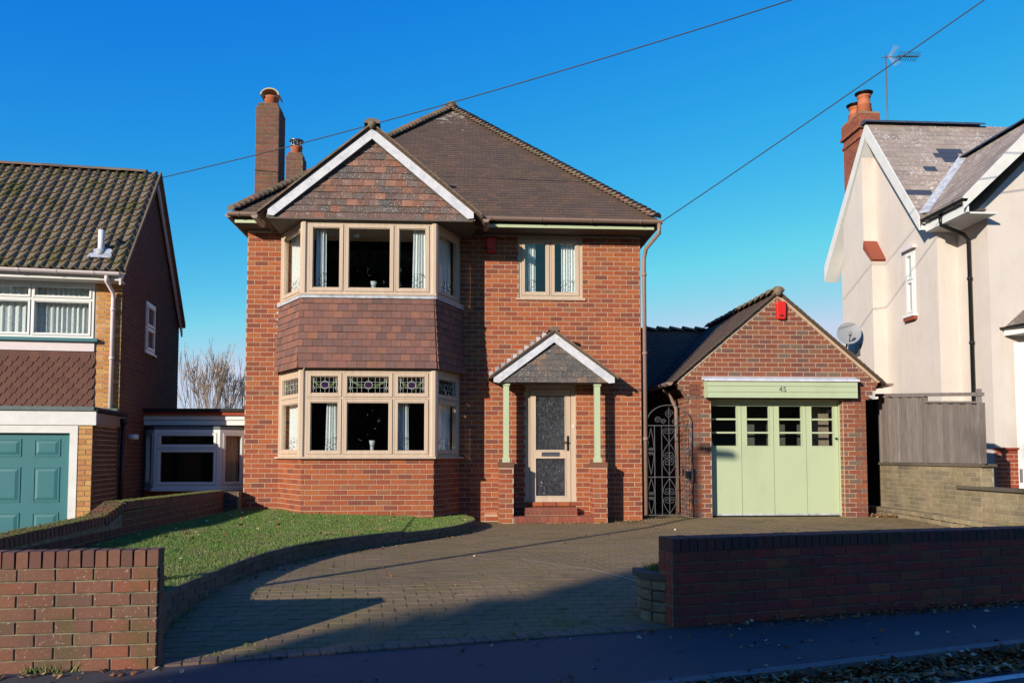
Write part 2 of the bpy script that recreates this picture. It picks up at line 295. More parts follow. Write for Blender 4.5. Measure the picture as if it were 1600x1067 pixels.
def clip_poly(poly, hp):                     # hp: list of (nx,ny,d): keep nx*x+ny*y<=d
    for nx, ny, d in hp:
        out = []
        for i in range(len(poly)):
            p, q = poly[i], poly[(i + 1) % len(poly)]; a = nx * p[0] + ny * p[1] - d; c = nx * q[0] + ny * q[1] - d
            if a <= 0: out.append(p)
            if (a < 0 < c) or (c < 0 < a): t = a / (a - c); out.append((p[0] + (q[0] - p[0]) * t, p[1] + (q[1] - p[1]) * t))
        poly = out
        if len(poly) < 3: return []
    return poly
CACHE = {}
class Coll:                                  # pieces of one thing: the largest-looking become objects, the rest one joined part
    def __init__(s, name, mat, root, cap=300, stuff=None): s.name, s.mat, s.root, s.cap, s.it, s.raw, s.stuff = name, mat, root, cap, [], [], stuff or name + '_rest'
    def rect(s, parent, M, key, fn, size=1., mat=None): s.it.append((((M.translation - CAM).length) / size, parent, M, key, fn, mat or s.mat))
    def poly(s, vs, fs): s.raw.append((vs, fs))
    def done(s):
        s.it.sort(key=lambda t: t[0]); s.n = 0
        for d, parent, M, key, fn, mat in s.it[:s.cap]:
            k = (s.name, mat, key)
            if k not in CACHE:
                mb = MB(); fn(mb, Matrix.Identity(4)); me = mb.mesh(s.name, (0, 0, 0), mat); CACHE[k] = me
            link(s.name, CACHE[k], M.translation, parent, M.to_euler())
        rest = s.it[s.cap:]
        if rest or s.raw:
            mb = MB()
            for d, parent, M, key, fn, mat in rest: fn(mb, M, random.random())
            for vs, fs in s.raw: mb.add(vs, fs, random.random())
            tag(mb.build(s.stuff, s.mat, s.root), kind='stuff')
def brick_fn(L, H, D, pr, ch=.003, jit=0.):
    def fn(mb, M, tint=0.):                  # local x length, y depth(+in), z up ; front at -pr
        j = lambda: random.uniform(-jit, jit)
        l, h = L / 2, H / 2
        a = [(-l, -pr + ch), (l, -pr + ch)]
        F = [(-l + ch + j(), -pr + j() * .5, -h + ch + j()), (l - ch + j(), -pr + j() * .5, -h + ch + j()), (l - ch + j(), -pr + j() * .5, h - ch + j()), (-l + ch + j(), -pr + j() * .5, h - ch + j())]
        B = [(-l, -pr + ch, -h), (l, -pr + ch, -h), (l, -pr + ch, h), (-l, -pr + ch, h)]
        K = [(-l, D, -h), (l, D, -h), (l, D, h), (-l, D, h)]
        vs = [M @ Vector(p) for p in F + B + K]
        fs = [(0, 1, 2, 3)] + [(4 + i, 4 + (i + 1) % 4, (i + 1) % 4, i) for i in range(4)] + [(8 + i, 8 + (i + 1) % 4, 4 + (i + 1) % 4, 4 + i) for i in range(4)]
        mb.add(vs, fs, tint)
    return fn
def brickwork(col, parent, fr, u0, u1, v0, v1, holes=(), clip=None, L=.2275, H=.083, J=.011, pr=.005, off=0., c=0., jit=0., hdr=False, D=.012, mat=None, vary=False):
    k = 0; z = v0
    while z < v1 - .02:
        h1 = min(z + H, v1); zc = (z + h1) / 2
        spans = [(u0, u1)]
        if clip:
            a, b_ = clip(z, h1); spans = [(max(u0, a), min(u1, b_))]
        for (ha, hb, hc, hd) in holes:
            if hc < zc < hd:
                ns = []
                for a, b_ in spans:
                    if hb <= a or ha >= b_: ns.append((a, b_))
                    else:
                        if ha > a: ns.append((a, ha))
                        if hb < b_: ns.append((hb, b_))
                spans = ns
        st = u0 + off + ((L / 2 if k % 2 else 0) if not hdr else 0) - L * 2
        if hdr and k % 2: st = u0 + off - L * 2
        for a, b_ in spans:
            if b_ - a < .03: continue
            x = st + math.floor((a - st) / L) * L
            while x < b_ - .004:
                p, q = max(x, a), min(x + L, b_)
                if q - p > .03:
                    w = q - p - J; hh = h1 - z - J
                    if hh > .015:
                        M = Matrix.Translation(fr.P((p + q) / 2, (z + h1) / 2, c)) @ Matrix.Rotation(R(fr.deg), 4, 'Z')
                        w2 = round(w, 2) if abs(w - (L - J)) > .004 else L - J
                        var = random.randrange(3) if jit else 0
                        col.rect(parent, M, (round(w2, 3), round(hh, 3), pr, D, var), brick_fn(w2, hh, D, pr, .003, jit), max(.3, w2 / L), mat)
                x += L
        z += H; k += 1
def core(mb, fr, u0, u1, v0, v1, t, holes=(), c=0.):
    us = sorted({u0, u1, *[x for h in holes for x in h[:2] if u0 < x < u1]}); vs = sorted({v0, v1, *[x for h in holes for x in h[2:] if v0 < x < v1]})
    for i in range(len(us) - 1):
        j = 0
        while j < len(vs) - 1:
            um = (us[i] + us[i + 1]) / 2
            inside = lambda jj: any(h[0] < um < h[1] and h[2] < (vs[jj] + vs[jj + 1]) / 2 < h[3] for h in holes)
            if inside(j): j += 1; continue
            k = j
            while k + 1 < len(vs) - 1 and not inside(k + 1): k += 1
            fr.box(mb, us[i], us[i + 1], vs[j], vs[k + 1], c - t, c); j = k + 1
def tile_fn(w, g, t, taper=.25, lap=.01):
    def fn(mb, M, tint=0.):                  # local x along eave, y up slope, z out
        a = [(-w / 2, -g / 2, 0), (w / 2, -g / 2, 0), (w / 2, -g / 2, t), (-w / 2, -g / 2, t), (-w / 2, g / 2 + lap, 0), (w / 2, g / 2 + lap, 0), (w / 2, g / 2 + lap, t * taper), (-w / 2, g / 2 + lap, t * taper)]
        mb.add([M @ Vector(p) for p in a], [(0, 1, 2, 3), (3, 2, 6, 7), (1, 5, 6, 2), (0, 3, 7, 4)], tint)
    return fn
def axes(ud, vd):
    ud, vd = Vector(ud).normalized(), Vector(vd).normalized(); n = ud.cross(vd)
    return Matrix((ud, vd, n)).transposed().to_4x4(), n
def tile_field(col, parent, O, ud, vd, us, vs_, hp, w, g, t, fn=None, key='t', shiftrow=.5, jt=.0015, off=0., clipper=True, mat=None):
    A, n = axes(ud, vd); O = Vector(O); ud = Vector(ud).normalized(); vd = Vector(vd).normalized()
    r = 0; v = vs_[0]
    while v < vs_[1] - .01:
        x = us[0] + (w * shiftrow if r % 2 else 0) - w + off
        while x < us[1]:
            q = [(max(x, us[0]), v), (min(x + w, us[1]), v), (min(x + w, us[1]), min(v + g, vs_[1])), (max(x, us[0]), min(v + g, vs_[1]))]
            if q[1][0] - q[0][0] > .015:
                full = all(nx * px + ny * py <= d + 1e-6 for nx, ny, d in hp for px, py in q)
                cx = (q[0][0] + q[1][0]) / 2; jz = random.uniform(0, jt)
                if full:
                    ww = q[1][0] - q[0][0] - .003; ww = w - .003 if abs(ww - w + .003) < .004 else round(ww, 2)
                    M = Matrix.Translation(O + ud * cx + vd * ((q[0][1] + q[2][1]) / 2) + n * jz) @ A
                    gg = q[2][1] - q[0][1]
                    col.rect(parent, M, (key, round(ww, 3), round(gg, 3), t), (fn or tile_fn(ww, gg, t)) if ww > w * .8 else tile_fn(ww, gg, t), 1, mat)
                elif clipper:
                    p = clip_poly(q, hp)
                    if len(p) >= 3:
                        m = len(p); lo = [O + ud * a + vd * b_ for a, b_ in p]; hi = [O + ud * a + vd * b_ + n * (t * (1 - .75 * (b_ - v) / g) + jz) for a, b_ in p]
                        col.poly(lo + hi, [tuple(range(m, 2 * m))] + [(i, (i + 1) % m, (i + 1) % m + m, i + m) for i in range(m)])
            x += w
        v += g; r += 1
def slab(mb, O, ud, vd, pts, t):            # flat roof/board slab under tiles; pts (a,b), thickness below
    A, n = axes(ud, vd); O = Vector(O); ud = Vector(ud).normalized(); vd = Vector(vd).normalized()
    mb.prism([O + ud * a + vd * b_ for a, b_ in pts], -n * t)

# ------------------------------------------------------------------ windows
def window(parent, fr, u0, u1, v0, v1, cols, rows, mat='tan_frame', fw=.035, sw=.05, c=0., sill=True, leaded=False, label=None, name='window', gap=.005, sill_over=.05, sprj=.06):
    mb = MB(); fr.ring(mb, u0, u1, v0, v1, fw, c - .07, c)
    x = u0 + fw; cells = []; wtot = u1 - u0 - 2 * fw; htot = v1 - v0 - 2 * fw
    cw = [wtot * q / sum(cols) for q in cols]; rh = [htot * q / sum(rows) for q in rows]; ml = .014
    for i, q in enumerate(cw):
        y = v0 + fw
        for j, h in enumerate(rh):
            cells.append((x + (ml if i else 0), x + q - (ml if i < len(cw) - 1 else 0), y + (ml if j else 0), y + h - (ml if j < len(rh) - 1 else 0), i, j)); y += h
        if i < len(cw) - 1: fr.box(mb, x + q - ml, x + q + ml, v0 + fw, v1 - fw, c - .068, c - .001)
        x += q
    y = v0 + fw
    for j, h in enumerate(rh[:-1]):
        y += h; xx = u0 + fw
        for i, q in enumerate(cw): fr.box(mb, xx + (ml if i else 0), xx + q - (ml if i < len(cw) - 1 else 0), y - ml, y + ml, c - .066, c - .003); xx += q
    w = mb.build(name, mat, parent)
    if label: w['label'] = label
    for a0, a1, b0, b1, i, j in cells:
        m2 = MB(); g = gap; fr.ring(m2, a0 + g, a1 - g, b0 + g, b1 - g, sw, c - .06, c + .012)
        fr.ring(m2, a0 + g + sw, a1 - g - sw, b0 + g + sw, b1 - g - sw, .012, c - .05, c - .002)
        m2.build('casement', mat, w)
        m3 = MB(); e = g + sw + .006; fr.box(m3, a0 + e, a1 - e, b0 + e, b1 - e, c - .028, c - .022); m3.build('pane', 'window_glass', w)
        if leaded and j == len(rh) - 1:
            e = g + sw + .012; A0, A1, B0, B1 = a0 + e, a1 - e, b0 + e, b1 - e; cx = (A0 + A1) / 2; wd = A1 - A0; hg = B1 - B0; cc = c - .021
            m4 = MB(); m5 = MB(); n = max(3, round(wd / .075))
            def bar(m, p, q, r=.003): m.tube([fr.P(p[0], p[1], cc), fr.P(q[0], q[1], cc)], r, 4)
            for k in range(1, n):
                X = A0 + wd * k / n
                if abs(X - cx) > .05: bar(m4, (X, B0), (X, B1))
            bar(m4, (A0, B0 + hg * .33), (A1, B0 + hg * .33)); bar(m4, (A0, B0 + hg * .68), (A1, B0 + hg * .68))
            bar(m4, (cx, B1), (cx, B0 + hg * .68)); bar(m4, (cx, B0), (cx, B0 + hg * .25))
            rr = hg * .24; cy = B0 + hg * .5
            m4.tube([fr.P(cx + rr * math.cos(t * math.pi / 8), cy + rr * math.sin(t * math.pi / 8), cc) for t in range(17)], .005, 4)
            for sgn in (-1, 1):
                ex = cx + sgn * (wd / 2 - wd * .06)
                for dy in (0, .035 * hg / .2):
                    m5.tube([fr.P(cx + sgn * rr + (ex - cx - sgn * rr) * t / 8, cy + (hg * .30) * (t / 8) ** 2 - dy * (1 - t / 8) - hg * .0, cc) for t in range(9)], .004, 4)
                for yy, r2 in ((.84, .05), (.3, .06)):
                    m4.tube([fr.P(ex + hg * r2 * math.cos(t * math.pi / 4), B0 + hg * yy + hg * r2 * 1.5 * math.sin(t * math.pi / 4), cc) for t in range(9)], .005, 4)
                bar(m4, (ex, B0 + hg * .38), (ex, B0 + hg * .78), .007); bar(m4, (ex, B0), (ex, B0 + hg * .2))
            m4.build('lead_came', 'lead_came', w); m5.build('swag', 'green_came', w)
            m6 = MB(); m6.prism([fr.P(cx + rr * .82 * math.cos(t * math.pi / 8), cy + rr * .82 * math.sin(t * math.pi / 8), cc - .004) for t in range(16)], fr.n * .006); m6.build('purple_roundel', 'purple_glass', w)
    if sill:
        m7 = MB(); fr.poly(m7, [(u0 - sill_over, v0 - .03), (u1 + sill_over, v0 - .03), (u1 + sill_over, v0), (u0 - sill_over, v0)], c - .05, c + sprj); m7.build('sill', mat, w)
    return w
def curtain(fr, a0, a1, b0, b1, c, label, mat='white_lace', folds=7, flare=.0, group=None, cat='curtain', lean=0.):
    nx, nz = folds * 8, 14; vs = []; uv = []
    for k in range(nz + 1):
        tz = k / nz; z = b0 + (b1 - b0) * tz
        pinch = 1 - flare * tz
        for i in range(nx + 1):
            s = i / nx; x = a0 + (a1 - a0) * (.5 + (s - .5) * pinch) + lean * (1 - tz)
            ph = s * folds * 2 * math.pi + .6 * math.sin(s * 9 + 2)
            d = .018 * math.sin(ph) + .006 * math.sin(ph * 2.3 + 1)
            vs.append(fr.P(x, z + (.008 * math.sin(ph) if k == 0 else 0), c + d)); uv.append((s * (a1 - a0) * 3.5 * 1.3, tz, 0))
    fs = [(k * (nx + 1) + i, k * (nx + 1) + i + 1, (k + 1) * (nx + 1) + i + 1, (k + 1) * (nx + 1) + i) for k in range(nz) for i in range(nx)]
    me = bpy.data.meshes.new('curtain'); o0 = vs[0].copy(); me.from_pydata([tuple(v - o0) for v in vs], [], fs); me.materials.append(MATS[mat])
    a = me.attributes.new('cuv', 'FLOAT_VECTOR', 'POINT'); a.data.foreach_set('vector', [x for u in uv for x in u]); me.polygons.foreach_set('use_smooth', [True] * len(fs)); me.update()
    o = link('curtain', me, o0); tag(o, label, cat, group); return o

# ================================================================== THE GROUND
def yf(x):   # frontage line (back of the pavement)
    pts = [(-14, -10.3), (-2.83, -8.76), (-1.89, -8.64), (1.615, -7.73), (5.11, -6.8), (16, -3.9)]
    if x < pts[0][0]: return pts[0][1]
    for (a, b_), (c, d) in zip(pts, pts[1:]):
        if x <= c: return b_ + (d - b_) * (x - a) / (c - a)
    return pts[-1][1]
def sm(t): t = max(0, min(1, t)); return t * t * (3 - 2 * t)
def zg(x, y):
    base = .0 + .05 * sm((x - 2.5) / 1.5) * sm((y + 3) / 3)
    return -.19 + (base + .19) * sm((y - yf(x)) / 1.9)
mb = MB(); mb.add([(-700, -700, -.36), (700, -700, -.36), (700, 900, -.36), (-700, 900, -.36)], [(0, 1, 2, 3)])
tag(mb.build('ground', 'garden_ground'), kind='structure')
def kf(x): return yf(x) - 1.38 if x < -1.9 else -9.04 + (x - 1.75) * .307 - .05 * sm((1.75 - x) / 3)
mb = MB(); mb.add([(-60, -22, -.305), (60, -22, -.305), (60, kf(16) + 20, -.305), (16, kf(16), -.305), (-1.9, kf(-1.89), -.305), (-14, kf(-14), -.305), (-60, kf(-14) - 2, -.305)], [tuple(range(7))])
tag(mb.build('road', 'road_asphalt'), kind='structure')
mb = MB(); xs = [-14, -8, -5, -2.83, -1.89, -.5, 1.615, 3, 5.11, 8, 12, 16]
for i in range(len(xs) - 1):
    a, c = xs[i], xs[i + 1]
    p = [(a, kf(a) + .10), (c, kf(c) + .10), (c, yf(c) + .02), (a, yf(a) + .02)]
    mb.prism([(x, y, -.35) for x, y in p], (0, 0, .15))
tag(mb.build('pavement', 'asphalt'), kind='structure')
kerb = thing('kerb', (2, kf(2), -.35), 'grey concrete kerb along the edge of the asphalt pavement', 'kerb')
x = -12.
while x < 14:
    a, c = x + .004, min(x + .9, 14) - .004; mb = MB(); e = .003 * random.random()
    mb.prism([(a, kf(a), -.36), (c, kf(c), -.36), (c, kf(c) + .10, -.36), (a, kf(a) + .10, -.36)], (0, 0, .163 + e)); mb.build('kerb_stone', 'kerb_concrete', kerb); x += .9
for k, o in enumerate((.26,)):
    mb = MB(); mb.add([(-14, kf(-14) - o - .08, -.301), (-1.9, kf(-1.9) - o - .08, -.301), (14, kf(14) - o - .08, -.301), (14, kf(14) - o, -.301), (-1.9, kf(-1.9) - o, -.301), (-14, kf(-14) - o, -.301)], [(0, 1, 4, 5), (1, 2, 3, 4)])
    tag(mb.build('road_line', 'road_paint'), kind='structure')
# lawn outline (right/front edge)
EDGE = [(-2.02, -8.45), (-2.14, -7.9), (-2.11, -6.99), (-2.0, -5.91), (-1.72, -4.91), (-1.27, -4.1), (-.71, -3.3), (-.22, -2.55), (.03, -1.9), (.16, -1.3), (.12, -.75), (-.02, -.35)]
def cr(pts, n=6):
    out = []
    for i in range(len(pts) - 1):
        p0, p1, p2, p3 = pts[max(i - 1, 0)], pts[i], pts[i + 1], pts[min(i + 2, len(pts) - 1)]
        for k in range(n):
            t = k / n; out.append(tuple(.5 * (2 * p1[j] + (p2[j] - p0[j]) * t + (2 * p0[j] - 5 * p1[j] + 4 * p2[j] - p3[j]) * t * t + (3 * p1[j] - p0[j] - 3 * p2[j] + p3[j]) * t ** 3) for j in (0, 1)))
    return out + [pts[-1]]
EC = cr(EDGE)
def zl(x, y): return .15 + .07 * max(0, min(1, (-x - .6) / 2.4)) * sm((y + 8) / 5) - .02 * (1 if x > -.8 else 0)
LAWN = EC + [(-.1, -.02), (-3.8, -.02), (-4.0, -8.55)]
# driveway base + blocks
mb = MB(); nx, ny = 60, 50
gv = []
for j in range(ny + 1):
    for i in range(nx + 1):
        x = -2.9 + 10.7 * i / nx; y0 = yf(x) + .015; y = y0 + (1.3 - y0) * j / ny; gv.append((x, y, zg(x, y) - .0045))
mb.add(gv, [(j * (nx + 1) + i, j * (nx + 1) + i + 1, (j + 1) * (nx + 1) + i + 1, (j + 1) * (nx + 1) + i) for j in range(ny) for i in range(nx)])
drive = tag(mb.build('driveway', 'jointing_sand', at=Vector((0, -4, 0))), kind='structure')
def block_fn(l, w):
    def fn(mb, M, tint=0.):
        a = .0028; vs = [(-l / 2, -w / 2, -.02), (l / 2, -w / 2, -.02), (l / 2, w / 2, -.02), (-l / 2, w / 2, -.02), (-l / 2, -w / 2, -.003), (l / 2, -w / 2, -.003), (l / 2, w / 2, -.003), (-l / 2, w / 2, -.003), (-l / 2 + a, -w / 2 + a, 0), (l / 2 - a, -w / 2 + a, 0), (l / 2 - a, w / 2 - a, 0), (-l / 2 + a, w / 2 - a, 0)]
        mb.add([M @ Vector(p) for p in vs], [(8, 9, 10, 11)] + [(4 + i, 4 + (i + 1) % 4, 8 + (i + 1) % 4, 8 + i) for i in range(4)] + [(i, (i + 1) % 4, 4 + (i + 1) % 4, 4 + i) for i in range(4)], tint)
    return fn
pc = Coll('paving_block', 'paving', drive, 300, 'paving_blocks_beyond')
ang = R(8); ca, sa = math.cos(ang), math.sin(ang)
bl, bw = .204, .103; inner = [(x - .02, y) for x, y in EC]
for j in range(-110, 60):
    for i in range(-40, 60):
        lx = i * bl + (bl / 2 if j % 2 else 0); ly = j * bw; x = lx * ca - ly * sa + 1; y = lx * sa + ly * ca - 3
        if not (-2.8 < x < 7.72 and yf(x) + .16 < y < .9): continue
        if y > -.45 and x < 3.1: continue
        if y > -.02 and x > 3.95: continue
        if in_tri((x, y), LAWN) or x < -2.15 and y > -8.5 or (x > 3.2 and y < yf(x) + .3) or (x > 1.7 and y < yf(x) + .2): continue
        M = Matrix.Translation((x, y, zg(x, y) + random.uniform(-.0012, .0012))) @ Matrix.Rotation(ang, 4, 'Z') @ Matrix.Rotation(random.uniform(-.006, .006), 4, 'X') @ Matrix.Rotation(math.atan((zg(x, y + .1) - zg(x, y - .1)) / .2), 4, 'X')
        pc.rect(drive, M, ('b',), block_fn(bl - .0035, bw - .0025))
x = -1.86                                                         # red soldier edging row where the drive meets the pavement
while x < 1.6:
    y = yf(x) + .09; M = Matrix.Translation((x, y, -.188 + random.uniform(0, .004))) @ Matrix.Rotation(math.atan2(yf(x + .1) - yf(x), .1) + R(90), 4, 'Z')
    pc.rect(drive, M, ('e',), block_fn(.19, .098), 1, 'edge_row'); x += .104
pc.done()
mb = MB()
for (p, q) in (((.62, -5.1), (1.85, -6.75)), ((2.1, -4.9), (3.1, -5.9))):
    d = Vector((q[0] - p[0], q[1] - p[1])).normalized(); nrm = (-d.y * .012, d.x * .012); n = 14
    for k in range(n):
        a = (p[0] + (q[0] - p[0]) * k / n, p[1] + (q[1] - p[1]) * k / n); c = (p[0] + (q[0] - p[0]) * (k + 1) / n, p[1] + (q[1] - p[1]) * (k + 1) / n)
        mb.add([(a[0] - nrm[0], a[1] - nrm[1], zg(*a) + .006), (a[0] + nrm[0], a[1] + nrm[1], zg(*a) + .006), (c[0] + nrm[0], c[1] + nrm[1], zg(*c) + .006), (c[0] - nrm[0], c[1] - nrm[1], zg(*c) + .006)], [(3, 2, 1, 0)])
tag(mb.build('drive_line', 'pale_line'), kind='structure')
# lawn surface
mb = MB(); nx, ny = 44, 60; gv = []
for j in range(ny + 1):
    y = -8.5 + 8.47 * j / ny
    xe = min([p for p in EC], key=lambda p: abs(p[1] - y))[0]
    for i in range(nx + 1): x = -3.9 + (xe + 3.9) * i / nx; gv.append((x, y, zl(x, y) + random.uniform(-.006, .006) - (.01 if i == nx else 0)))
mb.add(gv, [(j * (nx + 1) + i, j * (nx + 1) + i + 1, (j + 1) * (nx + 1) + i + 1, (j + 1) * (nx + 1) + i) for j in range(ny) for i in range(nx)])
tag(mb.build('lawn', 'turf', at=Vector((-2, -4, .15))), kind='structure')
mb = MB(); rr = random.Random(3); NBL = 190000; V = []; F = []; T = []
while len(F) < NBL:
    y = -8.4 + 8.3 * (rr.random() ** 1.25); x = rr.uniform(-3.88, .2)
    if not in_tri((x, y), LAWN): continue
    z = zl(x, y); h = rr.uniform(.010, .030); a = rr.uniform(0, 6.28); w = .0035; lx, ly = rr.gauss(0, .014), rr.gauss(0, .014); k = len(V)
    V += [(x - w * math.cos(a), y - w * math.sin(a), z - .006), (x + w * math.cos(a), y + w * math.sin(a), z - .006), (x + lx, y + ly, z + h)]; F.append((k, k + 1, k + 2)); T.append(min(1, max(0, rr.gauss(.4, .25))))
mb.v, mb.f, mb.t, mb.sm = V, F, T, [False] * len(F)
tag(mb.build('lawn_grass', 'grass_blade', at=Vector((-2, -4, .15))), 'short mown green grass of the front lawn', 'grass', kind='stuff')
# retaining wall of the lawn
lw = thing('lawn_retaining_wall', (-.7, -3.3, 0), 'low dark brick retaining wall curving round the front lawn', 'garden wall')
mb = MB()
for i in range(len(EC) - 1):
    (x0, y0), (x1, y1) = EC[i], EC[i + 1]; t = Vector((x1 - x0, y1 - y0)); 
    if t.length < 1e-4: continue
    def nn(i):
        a, c = EC[max(i - 1, 0)], EC[min(i + 1, len(EC) - 1)]; t = Vector((c[0] - a[0], c[1] - a[1])).normalized(); return (t.y, -t.x)
    n0, n1 = nn(i), nn(i + 1); w = .10
    lo = -.25; z0, z1 = zl(x0, y0) - .045, zl(x1, y1) - .045
    mb.hexa([(x0 + n0[0] * .0, y0 + n0[1] * .0, lo), (x1 + n1[0] * .0, y1 + n1[1] * .0, lo), (x1 - n1[0] * w, y1 - n1[1] * w, lo), (x0 - n0[0] * w, y0 - n0[1] * w, lo), (x0, y0, z0), (x1, y1, z1), (x1 - n1[0] * w, y1 - n1[1] * w, z1), (x0 - n0[0] * w, y0 - n0[1] * w, z0)])
mb.build('wall_core', 'dark_mortar', lw)
lc = Coll('brick', 'edge_block', lw, 300); lt = Coll('coping_brick', 'edge_block', lw, 300)
arc = [0]; 
for i in range(len(EC) - 1): arc.append(arc[-1] + math.dist(EC[i], EC[i + 1]))
def along(s):
    for i in range(len(arc) - 1):
        if s <= arc[i + 1]: t = (s - arc[i]) / max(1e-6, arc[i + 1] - arc[i]); a, c = EC[i], EC[i + 1]; return (a[0] + (c[0] - a[0]) * t, a[1] + (c[1] - a[1]) * t), math.atan2(c[1] - a[1], c[0] - a[0])
    return EC[-1], 0
s = .12
while s < arc[-1] - .1:
    for k in range(4):
        (x, y), a = along(s + (.11 if k % 2 else 0)); z = zl(x, y) - .09 - k * .075
        if z < zg(x, y) - .05: continue
        lc.rect(lw, Matrix.Translation((x, y, z)) @ Matrix.Rotation(a, 4, 'Z'), ('b', k % 2), brick_fn(.208, .064, .02, .008, .004, .003))
    s += .22
s = .05
while s < arc[-1] - .04:
    (x, y), a = along(s); z = zl(x, y) - .022
    M = Matrix.Translation((x, y, z)) @ Matrix.Rotation(a, 4, 'Z')
    lt.rect(lw, M, ('c',), lambda mb, M, tint=0.: (lambda q: mb.hexa([M @ Vector(p) for p in q], tint))([(-.1, -.018, -.022), (.1, -.018, -.022), (.1, .09, -.022), (-.1, .09, -.022), (-.098, -.014, .026), (.098, -.014, .026), (.098, .09, .026), (-.098, .09, .026)]))
    s += .208
lc.done(); lt.done()
# neighbouring drives and gardens
mb = MB(); mb.add([(-14, yf(-14), -.19), (-4.15, yf(-4.15), -.19), (-4.15, 2.5, -.1), (-14, 2.5, -.1)], [(0, 1, 2, 3)]); tag(mb.build('neighbour_drive', 'paving'), kind='structure')
mb = MB(); mb.add([(7.9, yf(7.9), -.1), (16, yf(16), -.1), (16, 3, .1), (7.9, 3, .1)], [(0, 1, 2, 3)]); tag(mb.build('neighbour_garden', 'turf'), kind='structure')
mb = MB(); mb.add([(-4, 1.0, .0), (9, 1.0, .0), (9, 30, .0), (-30, 30, .0), (-30, 3, .0), (-4, 3, .0)], [tuple(range(6))]); tag(mb.build('back_garden', 'garden_ground'), kind='structure')

# ================================================================== GARDEN WALLS
def coping(root, fr, u0, u1, z0, z1, t, mat, H=.102, w=.0765, over=.004, cap=300, c=0.):
    cc = Coll('coping_brick', mat, root, cap); n = int((u1 - u0) / w)
    for i in range(n):
        a = u0 + (i + .5) * (u1 - u0) / n; z = z0 + (z1 - z0) * (i + .5) / n; ww = (u1 - u0) / n - .010
        M = Matrix.Translation(fr.P(a, z + H / 2 + random.uniform(-.002, .002), c + over - t / 2 + random.uniform(-.004, .004))) @ Matrix.Rotation(R(fr.deg), 4, 'Z') @ Matrix.Rotation(random.uniform(-.012, .012), 4, 'Y')
        def fn(mb, M, tint=0., ww=ww):
            b_ = .006; x, y, zz = ww / 2, t / 2 + over, H / 2; j = lambda: random.uniform(-.002, .002)
            lo = [(-x, -y, -zz), (x, -y, -zz), (x, y, -zz), (-x, y, -zz)]; mid = [(-x + j(), -y, zz - b_), (x + j(), -y, zz - b_), (x, y, zz - b_), (-x, y, zz - b_)]; hi = [(-x + b_, -y + b_, zz + j()), (x - b_, -y + b_, zz + j()), (x - b_, y - b_, zz), (-x + b_, y - b_, zz)]
            mb.add([M @ Vector(p) for p in lo + mid + hi], [(8, 9, 10, 11)] + [(4 + i, 4 + (i + 1) % 4, 8 + (i + 1) % 4, 8 + i) for i in range(4)] + [(i, (i + 1) % 4, 4 + (i + 1) % 4, 4 + i) for i in range(4)], tint)
        cc.rect(root, M, (random.randrange(4), round(H, 3)), fn)
    cc.done()
lf = Fr((-1.93, -8.664, 0), 5)
fw = thing('front_garden_wall', (-3, -8.8, -.2), 'weathered brown brick garden wall with soldier brick coping, sunlit, left of the driveway', 'wall')
mb = MB(); core(mb, lf, -5.2, 0, -.3, .432, .13); mb.build('wall_core', 'dark_mortar', fw)
bc = Coll('brick', 'wall_brick', fw, 300)
brickwork(bc, fw, lf, -5.2, .004, -.208, .432, L=.222, H=.08, J=.011, pr=.008, jit=.0022, off=.05)
ef = Fr(lf.P(0, 0, 0), 95); brickwork(bc, fw, ef, .012, .13, -.208, .432, L=.222, H=.08, pr=.008, jit=.002, D=.01); bc.done()
coping(fw, lf, -5.2, .006, .436, .436, .13, 'cap_brick')
rf = Fr((1.615, -7.73, 0), 14.9)
rw = thing('front_garden_wall', (4, -7.1, -.2), 'long shaded red brick garden wall with dark coping, right of the driveway', 'wall')
mb = MB(); core(mb, rf, 0, 6.6, -.3, .385, .215); mb.build('wall_core', 'dark_mortar', rw)
bc = Coll('brick', 'red_wall_brick', rw, 300)
brickwork(bc, rw, rf, -.004, 6.6, -.2, .385, L=.2275, H=.0836, J=.011, pr=.007, jit=.002, off=.05)
ef = Fr(rf.P(0, 0, 0), 14.9 - 90); brickwork(bc, rw, ef, -.215, -.012, -.2, .385, L=.108, H=.0836, pr=.006, jit=.002, D=.01, hdr=True); bc.done()
coping(rw, rf, -.006, 6.6, .389, .349, .215, 'dark_cap')
# stone stub at the end of the right wall
st = thing('stone_edging', (1.42, -7.45, -.2), 'low rough stone edging with a dark slab at the end of the red brick wall', 'edging')
sc = Coll('stone', 'pale_block', st); 
for k in range(4):
    for i in range(4):
        a = R(185 + i * 24); x, y = 1.71 + .25 * math.cos(a), -7.30 + .34 * math.sin(a)
        M = Matrix.Translation((x, y, -.15 + k * .085)) @ Matrix.Rotation(a + R(90) + random.uniform(-.1, .1), 4, 'Z')
        sc.rect(st, M, (k % 2, i % 2), brick_fn(.125 if k % 2 else .115, .078, .06, .03 + .01 * (i % 2), .012, .008))
sc.done()
mb = MB(); mb.prism([(1.71 + .22 * math.cos(R(t)), -7.30 + .31 * math.sin(R(t)), -.25) for t in range(160, 262, 14)] + [(1.62, -7.3, -.25)], (0, 0, .42)); mb.build('core', 'dark_mortar', st)
mb = MB(); mb.prism([(1.71 + .31 * math.cos(R(t)), -7.30 + .38 * math.sin(R(t)), .15) for t in range(160, 266, 9)] + [(1.62, -7.2, .15)], (0, 0, .045)); mb.build('slab', 'edge_block', st)
